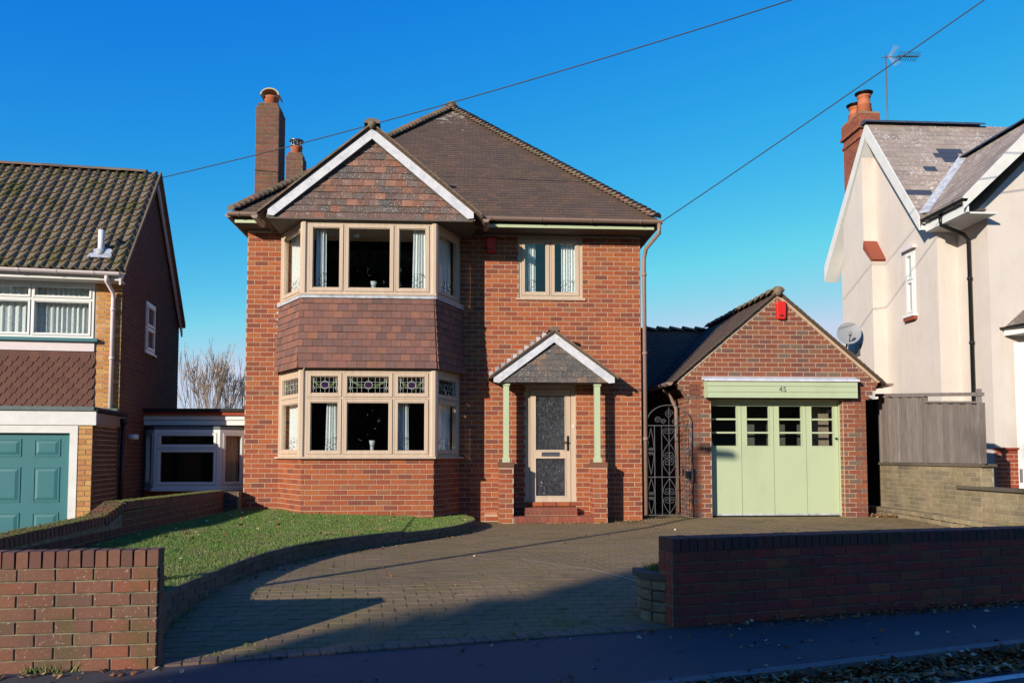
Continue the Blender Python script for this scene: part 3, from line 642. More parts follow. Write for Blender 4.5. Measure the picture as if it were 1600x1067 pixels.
# boundary wall to the left neighbour (two levels)
bw_ = thing('boundary_wall', (-4.1, -4, 0), 'dark stepped brick boundary wall with mossy coping between the lawn and the neighbouring drive', 'wall')
bf = Fr((-4.0, 0, 0), 90)
mb = MB(); mb.prism([bf.P(-8.5, -.3, 0), bf.P(-4.64, -.3, 0), bf.P(-4.64, .362, 0), bf.P(-8.5, .282, 0)], (-.22, 0, 0)); core(mb, bf, -4.15, -.25, -.3, .47, .22)
mb.prism([bf.P(-4.65, -.3, 0), bf.P(-4.15, -.3, 0), bf.P(-4.15, .47, 0), bf.P(-4.65, .33, 0)], (-.22, 0, 0)); core(mb, Fr((-4.22, -.25, 0), 0), 0, .47, -.1, .53, .2, c=.0)
mb.build('wall_core', 'dark_mortar', bw_)
bc = Coll('brick', 'dull_brick', bw_, 300); brickwork(bc, bw_, bf, -8.5, -4.65, -.2, .3, jit=.001, pr=.006); brickwork(bc, bw_, bf, -4.65, -.26, -.2, .47, jit=.001, pr=.006, clip=lambda a, b_: (-4.65 if b_ < .36 else -4.2, -.26)); brickwork(bc, bw_, Fr((-4.22, -.25, 0), 0), 0.01, .45, .0, .53, jit=.001, pr=.004); bc.done()
def bcop(u0, u1, z0, z1):
    cc = Coll('coping_brick', 'cap_brick', bw_, 300, 'coping_rest'); n = max(1, int((u1 - u0) / .077))
    for i in range(n):
        a = u0 + (i + .5) * (u1 - u0) / n; z = z0 + (z1 - z0) * (i + .5) / n
        M = Matrix.Translation(bf.P(a, z + .05, -.11)) @ Matrix.Rotation(R(90), 4, 'Z') @ Matrix.Rotation(-math.atan2(z1 - z0, u1 - u0), 4, 'Y')
        cc.rect(bw_, M, (i % 3,), lambda mb, M, tint=0.: mb.hexa([M @ Vector(p) for p in [(-.033, -.12, -.05), (.033, -.12, -.05), (.033, .12, -.05), (-.033, .12, -.05), (-.030, -.115, .05), (.030, -.115, .05), (.030, .115, .05), (-.030, .115, .05)]], tint))
    cc.done()
bcop(-8.5, -4.68, .28, .36); bcop(-4.66, -4.17, .36, .49); bcop(-4.15, -.24, .49, .45)
mb = MB(); rr = random.Random(5)
for k in range(2600):
    a = rr.uniform(-8.4, -.3); zt = (.385 + (a + 8.5) * .021) if a < -4.66 else (.465 + (a + 4.66) * .26 if a < -4.16 else .592 - (a + 4.15) * .01)
    y = rr.uniform(-.225, .005) if rr.random() > .3 else rr.gauss(0, .008); p = bf.P(a, zt + .001, y); s = rr.uniform(.004, .013)
    mb.add([p + Vector((-s, -s, 0)), p + Vector((s, -s, 0)), p + Vector((s * .6, s, 0)), p + Vector((-s, s, 0)), p + Vector((0, 0, s * .8))], [(0, 1, 4), (1, 2, 4), (2, 3, 4), (3, 0, 4)])
tag(mb.build('moss', 'moss', bw_), kind='stuff')

# ================================================================== MAIN HOUSE
H = thing('brick_house', (-.3, 0, 0), 'red brick detached house with tiled two storey bay window and steep brown tiled roof', 'house')
HB = Coll('brick', 'house_brick', H, 300, 'bricks_beyond'); HT = Coll('hanging_tile', 'hanging_tile', H, 300, 'hanging_tiles_rest')
F0 = Fr((0, 0, 0), 0)
holes = [(-3.10, -.14, 1.0, 5.2), (.95, 2.08, 3.87, 5.2), (1.07, 1.95, .30, 2.38)]
mb = MB(); core(mb, F0, -3.74, 3.115, -.2, 5.02, .28, [(-3.10, -.14, 1.0, 5.2), (.952, 2.078, 3.87, 4.99), (1.072, 1.948, .12, 2.378)])
FR_, FL = Fr((3.12, 0, 0), 90), Fr((-3.745, 0, 0), -90)
core(mb, FR_, .005, 8.5, -.2, 5.02, .28); core(mb, FL, -8.5, -.005, -.2, 5.02, .28)
core(mb, Fr((0, 8.5, 0), 180), -3.12, 3.745, -.2, 5.02, .28)
core(mb, F0, .36, .57, 5.02, 5.03, .1)
wall = mb.build('wall', 'mortar', H)
brickwork(HB, wall, F0, -3.751, 3.126, .005, 5.0, holes + [(.36, .57, .12, .2)], off=.02, vary=True)
brickwork(HB, wall, FR_, .02, 8.5, .005, 5.0); brickwork(HB, wall, FL, -8.5, -.02, .005, 5.0)
# interior
mb = MB(); mb.box(-3.4, 2.8, .3, 8.2, .1, .25); mb.box(-3.4, 2.8, .3, 8.2, 2.6, 2.75); mb.box(-3.4, 2.8, .3, 8.2, 4.97, 5.0); mb.box(-3.4, 2.8, 3.6, 3.7, .25, 4.97); mb.box(.5, .6, .3, 3.6, .25, 4.97)
mb.build('interior_wall', 'interior', H)
# air brick
mb = MB(); 
F0.ring(mb, .36, .57, .125, .2, .01, -.01, .006)
for i in range(9): F0.box(mb, .375 + i * .02, .385 + i * .02, .135, .19, -.01, .004)
F0.box(mb, .37, .56, .160, .166, -.008, .005); mb.build('air_brick', 'terracotta', H)
# --- bay
Bp = [Vector((-3.16, 0, 0)), Vector((-2.6, -.9, 0)), Vector((-.49, -.9, 0)), Vector((-.08, 0, 0))]
def seg_fr(a, b_): d = b_ - a; return Fr(a, math.degrees(math.atan2(d.y, d.x))), d.length
BF = [seg_fr(Bp[i], Bp[i + 1]) for i in range(3)]
mb = MB()
def ply(z, off=0., back=.25): 
    return [(Bp[0].x - off, back, z), (Bp[0].x - off, 0, z), (Bp[1].x - off * .5, Bp[1].y - off, z), (Bp[2].x + off * .5, Bp[2].y - off, z), (Bp[3].x + off, 0, z), (Bp[3].x + off, back, z)]
for fr, L in BF: core(mb, fr, .0, L, -.2, 1.085, .12, c=-.002); core(mb, fr, 0, L, 2.505, 3.70, .12, c=.0)
for z, h in ((2.46, .1), (3.66, .075), (4.93, .1), (.2, .05)): mb.prism(ply(z, -.03 if z > .3 else -.05), (0, 0, h))
bay = mb.build('bay_wall', 'mortar', H)
for i, (fr, L) in enumerate(BF):
    brickwork(HB, bay, fr, 0 if i != 1 else -.005, L if i != 1 else L + .005, .005, 1.085, L=.228, off=[.0, .06, .11][i])
gray = None
rows = 10; g = 1.17 / rows
for i, (fr, L) in enumerate(BF):
    vd = Vector((0, 0, 1.17)) - fr.n * .07; e0 = .055 if i == 1 else (-.02 if i == 0 else 0); e1 = .055 if i == 1 else (0 if i == 0 else -.02)
    hp = [(-1, -.05, .045 if i == 1 else .0), (1, .05, L + (.045 if i == 1 else .0))] if i == 1 else ([(1, .05, L + .045)] if i == 0 else [(-1, -.05, .045)])
    tile_field(HT, bay, fr.P(0, 2.535, .095), fr.u, vd, (-.06 if i else 0.01, L + (.06 if i < 2 else -.01)), (0, 1.1715), hp, .156, g, .020, key='h', jt=.004)
mb = MB()
for i, (fr, L) in enumerate(BF): fr.poly(mb, [(-.035, 3.675), (L + .035, 3.675), (L + .02, 3.745), (-.02, 3.745)], -.01, .062)
mb.build('lead_flashing', 'lead_sheet', bay)
for k in range(9):
    z = 2.62 + k * .118; mb = MB(); mb.prism([(-3.17, -.014, z), (-3.25, -.014, z + .02), (-3.17, -.014, z + .07)], (0, .006, 0)); mb.build('flashing_step', 'lead_tile', bay)
# bay windows
for lvl, (z0, z1, rws, ld) in enumerate(((1.115, 2.505, [.69, .31], True), (3.755, 4.93, [1], False))):
    for i, (fr, L) in enumerate(BF):
        if i == 1: window(H, fr, .05, L - .05, z0, z1, [.29, .42, .29], rws, leaded=ld, sill=False, c=.012)
        else: window(H, fr, .06 if i == 0 else .045, L - (.045 if i == 0 else .06), z0, z1, [1], rws, leaded=ld, sill=False, sw=.055, fw=.045, c=.0)
    mb = MB()
    for p in Bp[1:3]: mb = MB(); mb.prism([(p.x + .065 * math.cos(t), p.y + .02 + .065 * math.sin(t), z0) for t in [k * math.pi / 4 + .39 for k in range(8)]], (0, 0, z1 - z0)); mb.build('corner_post', 'tan_frame', H)
    for xa in (Bp[0].x, Bp[3].x - .06): mb = MB(); mb.box(xa, xa + .06, -.06, .03, z0, z1); mb.build('corner_post', 'tan_frame', H)
    mb = MB(); mb.prism(ply(z0 - .030, .075, .0), (0, 0, .028)); mb.build('sill', 'tan_frame', H)
    mb = MB(); mb.prism(ply(z1 - .002, .012, .0), (0, 0, .022)); mb.build('head_trim', 'tan_frame', H)
window(H, F0, .953, 2.077, 3.895, 5.0, [1, 1], [1], fw=.05, sw=.055, c=-.02, sprj=.05)
def verge_tiles(par, name, fx, ztop, slp, half, y, depth, mat, step=.1, t=.022):
    vc = Coll(name, mat, H if par is not GRP[0] else GRP[1], 300); L = half * math.hypot(1, slp); n = int(L / step)
    for sg in (-1, 1):
        ud = Vector((sg, 0, -slp)).normalized(); nn = Vector((sg * slp, 0, 1)).normalized()
        for i in range(n):
            c = Vector((fx, y + depth / 2 + random.uniform(-.006, .006), ztop)) + ud * ((i + .5) * step) + nn * (t * .5)
            A = Matrix((ud, Vector((0, 1, 0)), ud.cross(Vector((0, 1, 0))))).transposed().to_4x4()
            M = Matrix.Translation(c) @ A @ Matrix.Rotation(R(4), 4, 'Y')
            f = 1 if ud.cross(Vector((0, 1, 0))).z > 0 else -1
            def fn(mb, M, tint=0.): mb.hexa([M @ Vector(p) for p in [(-step * .55, -depth / 2, -t / 2), (step * .62, -depth / 2, -t / 2), (step * .62, depth / 2, -t / 2), (-step * .55, depth / 2, -t / 2), (-step * .55, -depth / 2, t / 2), (step * .62, -depth / 2, t / 2), (step * .62, depth / 2, t / 2), (-step * .55, depth / 2, t / 2)]], tint)
            vc.rect(par, M, (name, round(step, 3), t), fn)
    vc.done()
GRP = [None, None]
# --- gable over the bay
GX, GS = -1.51, .826
mb = MB(); mb.prism([(-3.12, -.93, 4.97), (.1, -.93, 4.97), (GX, -.93, 6.30)], (0, 2.0, 0)); gab = mb.build('gable', 'soffit_dark', H)
GT = Coll('gable_tile', 'gable_tile', H, 300, 'gable_tiles_rest')
ghp = [(GS, 1, 6.31 - 4.97 + .02 + GS * GX), (-GS, 1, 6.31 - 4.97 + .02 - GS * GX)]
tile_field(GT, gab, (0, -.965, 4.965), (1, 0, 0), (0, .03, 1), (-3.16, .13), (0, 1.42), ghp, .178, .111, .020, key='g', jt=.004)
GT.done()
def barge(par, fx, half, ztop, s, w, y0, y1, mat, sides=(-1, 1), name='bargeboard', footcut=True):
    for sg in sides:
        mb = MB(); zf = ztop - s * half; mb.prism([(fx, y0, ztop), (fx + sg * half, y0, zf), (fx + sg * half, y0, zf - w * .55), (fx + sg * (half - w * .45 / s), y0, zf - w * .62), (fx, y0, ztop - w)], (0, y1 - y0, 0)); mb.build(name, mat, par)
barge(H, GX, 1.655, 6.46, GS, .175, -1.03, -1.0, 'flaking_paint')
mb = MB(); mb.box(-3.17, .13, -1.0, -.02, 4.945, 4.968); 
for sg in (-1, 1): mb.prism([(GX, -1.0, 6.45), (GX + sg * 1.68, -1.0, 6.45 - GS * 1.68), (GX + sg * 1.68, -1.0, 4.96), (GX + sg * 1.55, -1.0, 4.97), (GX, -1.0, 6.28)], (0, 1.9, 0))
mb.build('soffit', 'soffit_dark', H)
RT = Coll('roof_tile', 'roof_tile', H, 300, 'roof_tiles_beyond')
ZE = 5.215; RISE = 3.5; HWD = 3.74; SL = math.hypot(HWD, RISE); vf = Vector((0, HWD, RISE)).normalized()
mb = MB(); A1, A2 = (-.29, 3.29, ZE + RISE), (-.29, 5.21, ZE + RISE); c4 = [(-3.89, -.45, ZE), (3.31, -.45, ZE), (3.31, 8.95, ZE), (-3.89, 8.95, ZE)]
mb.add(c4 + [A1, A2] + [(p[0], p[1], ZE - .05) for p in c4], [(0, 1, 4), (1, 2, 5, 4), (2, 3, 5), (3, 0, 4, 5), (9, 8, 7, 6), (0, 6, 7, 1), (1, 7, 8, 2), (2, 8, 9, 3), (3, 9, 6, 0)])
for sg in (-1, 1):                            # gable roof slabs
    s0 = Vector((GX + sg * 1.80, -1.05, 6.50 - GS * 1.80)); mb.prism([(GX, -1.05, 6.50), (s0.x, -1.05, s0.z), (s0.x, -1.05, s0.z - .03), (GX, -1.05, 6.47)], (0, 1.15 if sg else 0, 0)); 
    mb.prism([(GX, .1, 6.50), (s0.x * .62 + GX * .38, .1, s0.z * .62 + 6.5 * .38), (GX, .1, 6.3)], (0, .9, 0))
roof = mb.build('roof', 'roof_tile', H)
k_ = SL / HWD
kf2 = SL / 3.60; tile_field(RT, roof, (-.29, -.45, ZE), (1, 0, 0), vf, (-3.60, 3.60), (-.03, SL), [(kf2, 1, SL), (-kf2, 1, SL)], .165, .1, .013, key='m')
tile_field(RT, roof, (3.31, 4.25, ZE), (0, 1, 0), Vector((-3.6, 0, RISE)), (-4.7, 4.7), (-.03, SL), [(k_, 1, SL + .96 * k_), (-k_, 1, SL + .96 * k_)], .165, .1, .013, key='m')
tile_field(RT, roof, (-3.89, 4.25, ZE), (0, -1, 0), Vector((3.6, 0, RISE)), (-4.7, 4.7), (-.03, SL), [(k_, 1, SL + .96 * k_), (-k_, 1, SL + .96 * k_)], .165, .1, .013, key='m')
GL = 1.80 * math.hypot(1, GS)
tile_field(RT, roof, (GX + 1.80, -.1, 6.50 - GS * 1.8), (0, 1, 0), Vector((-1, 0, GS)), (-.98, 1.3), (-.02, GL), [(1, -.58, .38)], .165, .1, .013, key='m')
tile_field(RT, roof, (GX - 1.80, -.1, 6.50 - GS * 1.8), (0, -1, 0), Vector((1, 0, GS)), (-1.3, .98), (-.02, GL), [(-1, -.58, .38)], .165, .1, .013, key='m')
RT.done()
verge_tiles(roof, 'verge_tile', GX, 6.505, GS, 1.80, -1.07, .16, 'ridge_tile', .1, .03)
def bonnet(w0, w1, l, t=.014, flat=False):
    def fn(mb, M, tint=0.):
        n = 6; lo, hi = [], []; li, hh = [], []
        for i in range(n + 1):
            a = math.pi * i / n; lo.append((w0 * math.cos(a), -l / 2, w0 * .62 * math.sin(a) + .01)); hi.append((w1 * math.cos(a), l / 2, w1 * (.62 if flat else .55) * math.sin(a) - (-.004 if flat else .02))); li.append(((w0 - t) * math.cos(a), -l / 2, (w0 - t) * .62 * math.sin(a)))
        vs = lo + hi + li; m = n + 1
        mb.add([M @ Vector(p) for p in vs], [(i, i + m, i + m + 1, i + 1) for i in range(n)] + [(i + 2 * m, i, i + 1, i + 1 + 2 * m) for i in range(n)] + [tuple(range(2 * m, 3 * m))], tint)
    return fn
HC = Coll('hip_tile', 'ridge_tile', H, 300, 'hip_tiles_rest')
def hipline(a, b_, step, w0=.12, w1=.09, l=.19, coll=None, par=None, lift=.02):
    a, b_ = Vector(a), Vector(b_); d = (b_ - a); L = d.length; d.normalize(); s = Vector((0, 0, 1)).cross(d).normalized() * -1; n = s.cross(d)
    if n.z < 0: s = -s; n = s.cross(d)
    A = Matrix((s, d, n)).transposed().to_4x4(); k = int(L / step)
    for i in range(k + 1):
        M = Matrix.Translation(a + d * (i * step) + n * (lift + random.uniform(0, .006))) @ A @ Matrix.Rotation(R(-5) + random.uniform(-.02, .02), 4, 'X') @ Matrix.Rotation(random.uniform(-.05, .05), 4, 'Z'); coll.rect(par, M, ('b', w0, l), bonnet(w0, w1, l))
for p in c4[:2]: hipline((p[0] + (.06 if p[0] < 0 else -.06), p[1] + .06, p[2] + .05), A1, .108, coll=HC, par=roof)
hipline(A1, A2, .3, .13, .13, .31, HC, roof, .0)
hipline((GX, -.93, 6.50), (GX, 1.05, 6.50), .3, .13, .125, .31, HC, roof, .0); HC.done()
mb = MB(); mb.tube([(A1[0], A1[1] - .16, A1[2] + .02), (A1[0], A1[1] + .12, A1[2] + .05)], .085, 10); mb.build('ridge_end', 'ridge_tile', roof); mb = MB(); mb.tube([(GX, -1.10, 6.50), (GX, -.8, 6.50)], .065, 10); mb.build('ridge_end', 'ridge_tile', roof)
# gutters, fascia, soffit
def gutter(par, a, b_, r=.058, mat='brown_plastic', br=1.05, name='gutter', first=.3):
    a, b_ = Vector(a), Vector(b_); d = (b_ - a); L = d.length; d.normalize(); s = d.cross(Vector((0, 0, 1))).normalized(); mb = MB(); n = 8
    def prof(rr, p): return [p + s * (rr * math.cos(math.pi * i / n)) - Vector((0, 0, rr * math.sin(math.pi * i / n))) for i in range(n + 1)]
    for p0, p1, ro, ri in [(a, b_, r, r - .006)]:
        o0, o1, i0, i1 = prof(ro, p0), prof(ro, p1), prof(ri, p0), prof(ri, p1); m = n + 1; vs = o0 + o1 + i0 + i1
        fs = [(i, i + 1, i + 1 + m, i + m) for i in range(n)] + [(2 * m + i, 3 * m + i, 3 * m + i + 1, 2 * m + i + 1) for i in range(n)] + [(0, m, 3 * m, 2 * m), (n, 2 * m + n, 3 * m + n, m + n), tuple(range(m)), tuple(range(2 * m - 1, m - 1, -1))]
        mb.add(vs, fs, 0, False)
    g = mb.build(name, mat, par)
    x = first
    while x < L:
        m2 = MB(); p = a + d * x; o0, o1 = prof(r + .006, p), prof(r + .006, p + d * .035); m = n + 1
        m2.add(o0 + o1, [(i, i + 1, i + 1 + m, i + m) for i in range(n)] + [tuple(range(m)), tuple(range(2 * m - 1, m - 1, -1))]); m2.build('bracket', mat, g); x += br
    return g
gutter(H, (-3.94, -.51, 5.175), (-3.36, -.51, 5.175), first=.16, br=.3); gutter(H, (.22, -.51, 5.175), (3.38, -.51, 5.165), first=.2, br=.86)
gutter(H, (3.37, -.45, 5.17), (3.37, 8.9, 5.17)); gutter(H, (-3.95, 8.9, 5.17), (-3.95, -.45, 5.17))
gutter(H, (GX + 1.86, -1.04, 4.985), (GX + 1.86, -.5, 4.985), r=.055, first=.6); gutter(H, (GX - 1.86, -.5, 4.985), (GX - 1.86, -1.04, 4.985), r=.055, first=.6)
mb = MB(); mb.box(-3.85, -3.3, -.43, -.41, 5.03, 5.085); mb.build('fascia', 'sage_paint', H); mb = MB(); mb.box(.16, 3.27, -.43, -.41, 5.03, 5.085); mb.build('fascia', 'sage_paint', H); mb = MB(); mb.box(-3.85, 3.27, -.41, -.39, 5.05, 5.19); mb.build('fascia_backing', 'soffit_dark', H)
mb = MB(); mb.box(-3.85, -3.2, -.41, 0, 5.03, 5.05); mb.box(.15, 3.27, -.41, 0, 5.03, 5.05); mb.box(3.12, 3.27, .0, 8.8, 5.03, 5.05); mb.box(-3.85, -3.74, 0, 8.8, 5.03, 5.05); mb.build('soffit', 'soffit_dark', H)
mb = MB(); P_ = [(3.34, -.51, 5.12), (3.34, -.51, 4.95), (3.2, -.12, 4.78), (3.17, -.07, 4.6), (3.17, -.07, .1)]; mb.tube(P_, .035, 10)
for z in (4.3, 2.9, 1.4): mb.tube([(3.17, -.07, z), (3.17, -.07, z + .05)], .045, 10)
mb.build('downpipe', 'brown_plastic', H)
# chimneys
def chimney(par, x0, x1, y0, y1, z0, z1, mat, capz=2, name='chimney', mort='dark_mortar', cap=60):
    mb = MB(); mb.box(x0, x1, y0, y1, z0, z1); mb.box(x0 + .03, x1 - .03, y0 + .03, y1 - .03, z1, z1 + capz * .08); c_ = mb.build(name, mort, par)
    cc = Coll('brick', mat, par, cap, 'chimney_bricks_rest')
    for (fr, L) in ((Fr((x0, y0, 0), 0), x1 - x0), (Fr((x1, y0, 0), 90), y1 - y0), (Fr((x0, y1, 0), -90), y1 - y0), (Fr((x1, y1, 0), 180), x1 - x0)): 
        brickwork(cc, c_, fr, -.004, L - .002, z0, z1, L=.225, H=.083, off=0)
    for (fr, L) in ((Fr((x0 + .03, y0 + .03, 0), 0), x1 - x0 - .06), (Fr((x1 - .03, y0 + .03, 0), 90), y1 - y0 - .06)): brickwork(cc, c_, fr, -.004, L - .002, z1, z1 + capz * .08, L=.11, H=.083)
    cc.done(); return c_
c1 = chimney(H, -3.88, -3.46, .9, 1.42, 4.9, 7.62, 'chimney_brick', 1)
mb = MB(); mb.lathe([(.135, 7.70), (.13, 7.86), (.145, 7.87), (.145, 7.89), (.11, 7.89), (.11, 7.80)], (-3.66, 1.15, 0)); mb.build('chimney_pot', 'terracotta', c1)
mb = MB()
for k in range(9):
    q = []
    for a in (R(180 - 20 * k), R(180 - 20 * (k + 1))):
        for e in (0, .022): q.append((-3.66 + (.175 - e) * math.cos(a), 7.88 + (.135 - e) * math.sin(a)))
    mb.hexa([(q[1][0], .98, q[1][1]), (q[3][0], .98, q[3][1]), (q[3][0], 1.32, q[3][1]), (q[1][0], 1.32, q[1][1]), (q[0][0], .98, q[0][1]), (q[2][0], .98, q[2][1]), (q[2][0], 1.32, q[2][1]), (q[0][0], 1.32, q[0][1])])
mb.build('hooded_cowl', 'glazed_buff', c1)
c2 = chimney(H, -3.90, -3.54, 3.5, 3.9, 5.4, 7.68, 'chimney_brick', 1)
mb = MB(); mb.lathe([(.13, 7.76), (.12, 7.9), (.135, 7.91), (.135, 7.93)], (-3.72, 3.7, 0)); mb.build('chimney_pot', 'terracotta', c2)
mb = MB(); mb.lathe([(.13, 7.94), (.13, 7.96)], (-3.72, 3.7, 0)); mb.lathe([(.16, 8.06), (.16, 8.08), (.05, 8.11)], (-3.72, 3.7, 0))
for k in range(10): a = k * math.pi / 5; mb.tube([(-3.72 + .12 * math.cos(a), 3.7 + .12 * math.sin(a), 7.94), (-3.72 + .12 * math.cos(a), 3.7 + .12 * math.sin(a), 8.07)], .008, 4)
mb.build('cowl', 'steel', c2)
# --- door
mb = MB(); F0.ring(mb, 1.072, 1.948, .245, 2.378, .075, -.14, -.04); d_ = mb.build('door_frame', 'tan_frame', H)
mb = MB(); c0, c1_ = -.12, -.05; x0, x1 = 1.155, 1.865
F0.box(mb, x0, x0 + .085, .33, 2.295, c0, c1_); F0.box(mb, x1 - .085, x1, .33, 2.295, c0, c1_)
for a, b_ in ((.33, .42), (1.10, 1.22), (2.20, 2.295)): F0.box(mb, x0 + .085, x1 - .085, a, b_, c0, c1_)
F0.ring(mb, x0 + .085, x1 - .085, 1.22, 2.20, .015, c0, c1_ + .008); F0.ring(mb, x0 + .085, x1 - .085, .42, 1.10, .015, c0, c1_ + .008)
dr = mb.build('door', 'tan_frame', H)
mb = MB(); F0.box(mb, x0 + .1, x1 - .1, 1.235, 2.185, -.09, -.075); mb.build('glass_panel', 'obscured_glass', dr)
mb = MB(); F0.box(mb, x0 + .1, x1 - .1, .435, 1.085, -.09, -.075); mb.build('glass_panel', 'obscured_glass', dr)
mb = MB(); F0.box(mb, x1 - .065, x1 - .03, 1.22, 1.48, c1_, c1_ + .012); mb.tube([F0.P(x1 - .048, 1.37, c1_ + .01), F0.P(x1 - .048, 1.37, c1_ + .05), F0.P(x1 - .15, 1.365, c1_ + .055)], .010, 8); mb.tube([F0.P(x1 - .048, 1.27, c1_ + .01), F0.P(x1 - .048, 1.27, c1_ + .02)], .014, 10); mb.build('handle', 'black_plastic', dr)
mb = MB(); F0.ring(mb, 1.355, 1.665, 1.125, 1.195, .014, c1_, c1_ + .016); F0.box(mb, 1.37, 1.65, 1.14, 1.18, c1_, c1_ + .008); mb.build('letterbox', 'steel', dr)
mb = MB(); F0.box(mb, 1.15, 1.87, .30, .328, -.14, -.015); mb.build('threshold', 'steel', H)
mb = MB(); F0.box(mb, 1.905, 1.925, 1.62, 1.68, -.04, -.03); mb.build('bell_push', 'white_upvc', H)
# steps
SB = Coll('step_brick', 'step_brick', H, 300)
def soldier(par, x0, x1, z0, z1, y, D, w=.075, mat=None):
    n = round((x1 - x0) / w); ww = (x1 - x0) / n
    for i in range(n):
        M = Matrix.Translation((x0 + (i + .5) * ww, y, (z0 + z1) / 2)); hh = z1 - z0 - .006
        SB.rect(par, M, ('s', round(ww, 3), round(hh, 3), D), lambda mb, M, tint=0., ww=ww, hh=hh: mb.hexa([M @ Vector(p) for p in [(-ww / 2 + .004, 0, -hh / 2), (ww / 2 - .004, 0, -hh / 2), (ww / 2 - .004, D, -hh / 2), (-ww / 2 + .004, D, -hh / 2), (-ww / 2 + .004, .005, hh / 2), (ww / 2 - .004, .005, hh / 2), (ww / 2 - .004, D, hh / 2), (-ww / 2 + .004, D, hh / 2)]], tint), 1, mat)
mb = MB(); mb.box(.85, 2.19, -.415, 0, -.1, .105); mb.box(1.03, 1.95, -.17, 0, .105, .235); mb.build('step', 'mortar', H)
soldier(H, .85, 2.19, .0, .115, -.425, .2); soldier(H, 1.03, 1.95, .115, .245, -.18, .17); SB.done()
# --- porch
PCH = -.42
for x0, x1 in ((.59, .84), (2.19, 2.43)):
    mb = MB(); mb.box(x0 + .004, x1 - .004, PCH + .004, -.006, -.1, .93); p_ = mb.build('porch_pier', 'mortar', H)
    for fr, L in ((Fr((x0, PCH, 0), 0), x1 - x0), (Fr((x1, PCH, 0), 90), -PCH), (Fr((x0, 0, 0), -90), -PCH)):
        brickwork(HB, p_, fr, 0, L, .0, .93, L=.2275, H=.083, off=.0 if fr.deg == 0 else .1, c=-.004)
    mb = MB(); mb.box(x0 - .004, x1 + .004, PCH - .005, -.006, .93, 1.02); mb.build('pier_cap', 'chimney_brick', p_)
for x0 in (.665, 2.225):
    mb = MB(); mb.box(x0, x0 + .095, PCH + .04, PCH + .135, 1.02, 2.42)
    for a, b_ in ((1.02, 1.10), (2.32, 2.38)): mb.box(x0 - .014, x0 + .109, PCH + .026, PCH + .149, a, b_)
    mb.build('porch_post', 'sage_paint', H)
PX, PS = 1.525, .735
mb = MB(); mb.prism([(.56, -.41, 2.385), (2.49, -.41, 2.385), (PX, -.41, 3.06)], (0, .4, 0)); mb.box(.56, 2.49, -.41, -.01, 2.365, 2.384)
pg = mb.build('porch_gable', 'soffit_dark', H)
PT = Coll('porch_tile', 'grey_tile', H, 300, 'porch_tiles_rest')
tile_field(PT, pg, (0, -.435, 2.372), (1, 0, 0), (0, .03, 1), (.54, 2.51), (0, .74), [(PS, 1, 3.07 - 2.372 + PS * PX), (-PS, 1, 3.07 - 2.372 - PS * PX)], .172, .098, .013, key='p'); PT.done()
barge(H, PX, 1.03, 3.215, PS, .16, -.475, -.45, 'flaking_paint')
mb = MB()
for sg in (-1, 1): mb.prism([(PX, -.5, 3.245), (PX + sg * 1.09, -.5, 3.245 - PS * 1.09), (PX + sg * 1.09, -.5, 3.225 - PS * 1.09), (PX, -.5, 3.215)], (0, .49, 0))
pr_ = mb.build('porch_roof', 'roof_tile', H)
verge_tiles(pr_, 'porch_verge_tile', PX, 3.25, PS, 1.10, -.515, .12, 'ridge_tile', .095, .022)
PR = Coll('porch_roof_tile', 'roof_tile', H, 300, 'porch_roof_rest'); PL = 1.09 * math.hypot(1, PS)
tile_field(PR, pr_, (PX + 1.09, -.26, 3.245 - PS * 1.09), (0, 1, 0), Vector((-1, 0, PS)), (-.255, .25), (-.02, PL), [], .165, .1, .016, key='r')
tile_field(PR, pr_, (PX - 1.09, -.26, 3.245 - PS * 1.09), (0, -1, 0), Vector((1, 0, PS)), (-.25, .255), (-.02, PL), [], .165, .1, .016, key='r'); PR.done()
PRI = Coll('ridge_tile', 'ridge_tile', H); hipline((PX, -.38, 3.235), (PX, -.1, 3.235), .24, .10, .10, .25, PRI, pr_, 0.); PRI.done()
mb = MB(); n = 10
for sg in (-1, 1):
    for k in range(n):
        x = 1.03 * (k + .6) / n; zt = 3.30 - PS * x
        q = [(PX + sg * x, zt - .06), (PX + sg * (x + .10), zt - .06 - PS * .10), (PX + sg * (x + .10), zt + .028), (PX + sg * (x + .035), zt + .028)]
        mb = MB(); mb.prism([(a, -.016, b_) for a, b_ in q], (0, .008, 0)); mb.build('flashing_step', 'lead_tile', pr_)
HB.done(); HT.done()
# alarm boxes
def alarm(x, z, w, h, label):
    mb = MB(); pts = []
    for cx_, cz, a0 in ((w / 2 - .03, h / 2 - .03, 0), (-w / 2 + .03, h / 2 - .03, 90), (-w / 2 + .04, -h / 2 + .03, 180), (w / 2 - .04, -h / 2 + .03, 270)):
        pts += [(x + cx_ + .03 * math.cos(R(a0 + t)), z + cz + .03 * math.sin(R(a0 + t))) for t in (0, 30, 60, 90)]
    back = [(a, -.008, b_) for a, b_ in pts]; m = len(pts); mid = [(a, -.06, b_) for a, b_ in pts]; fr_ = [(x + (a - x) * .82, -.075, z + (b_ - z) * .88) for a, b_ in pts]
    mb.add(back + mid + fr_, [(i, (i + 1) % m, (i + 1) % m + m, i + m) for i in range(m)] + [(i + m, (i + 1) % m + m, (i + 1) % m + 2 * m, i + 2 * m) for i in range(m)] + [tuple(range(2 * m, 3 * m))])
    t = thing('alarm_box', (x, -.01, z), label, 'alarm box', 'red alarm boxes'); mb.build('cover', 'red_plastic', t)
    mb = MB(); mb.prism([(x + w * .22 * math.cos(k * math.pi / 5), -.0765, z - h * .3 + h * .05 * math.sin(k * math.pi / 5)) for k in range(10)], (0, .004, 0)); mb.build('siren_grille', 'black_plastic', t)
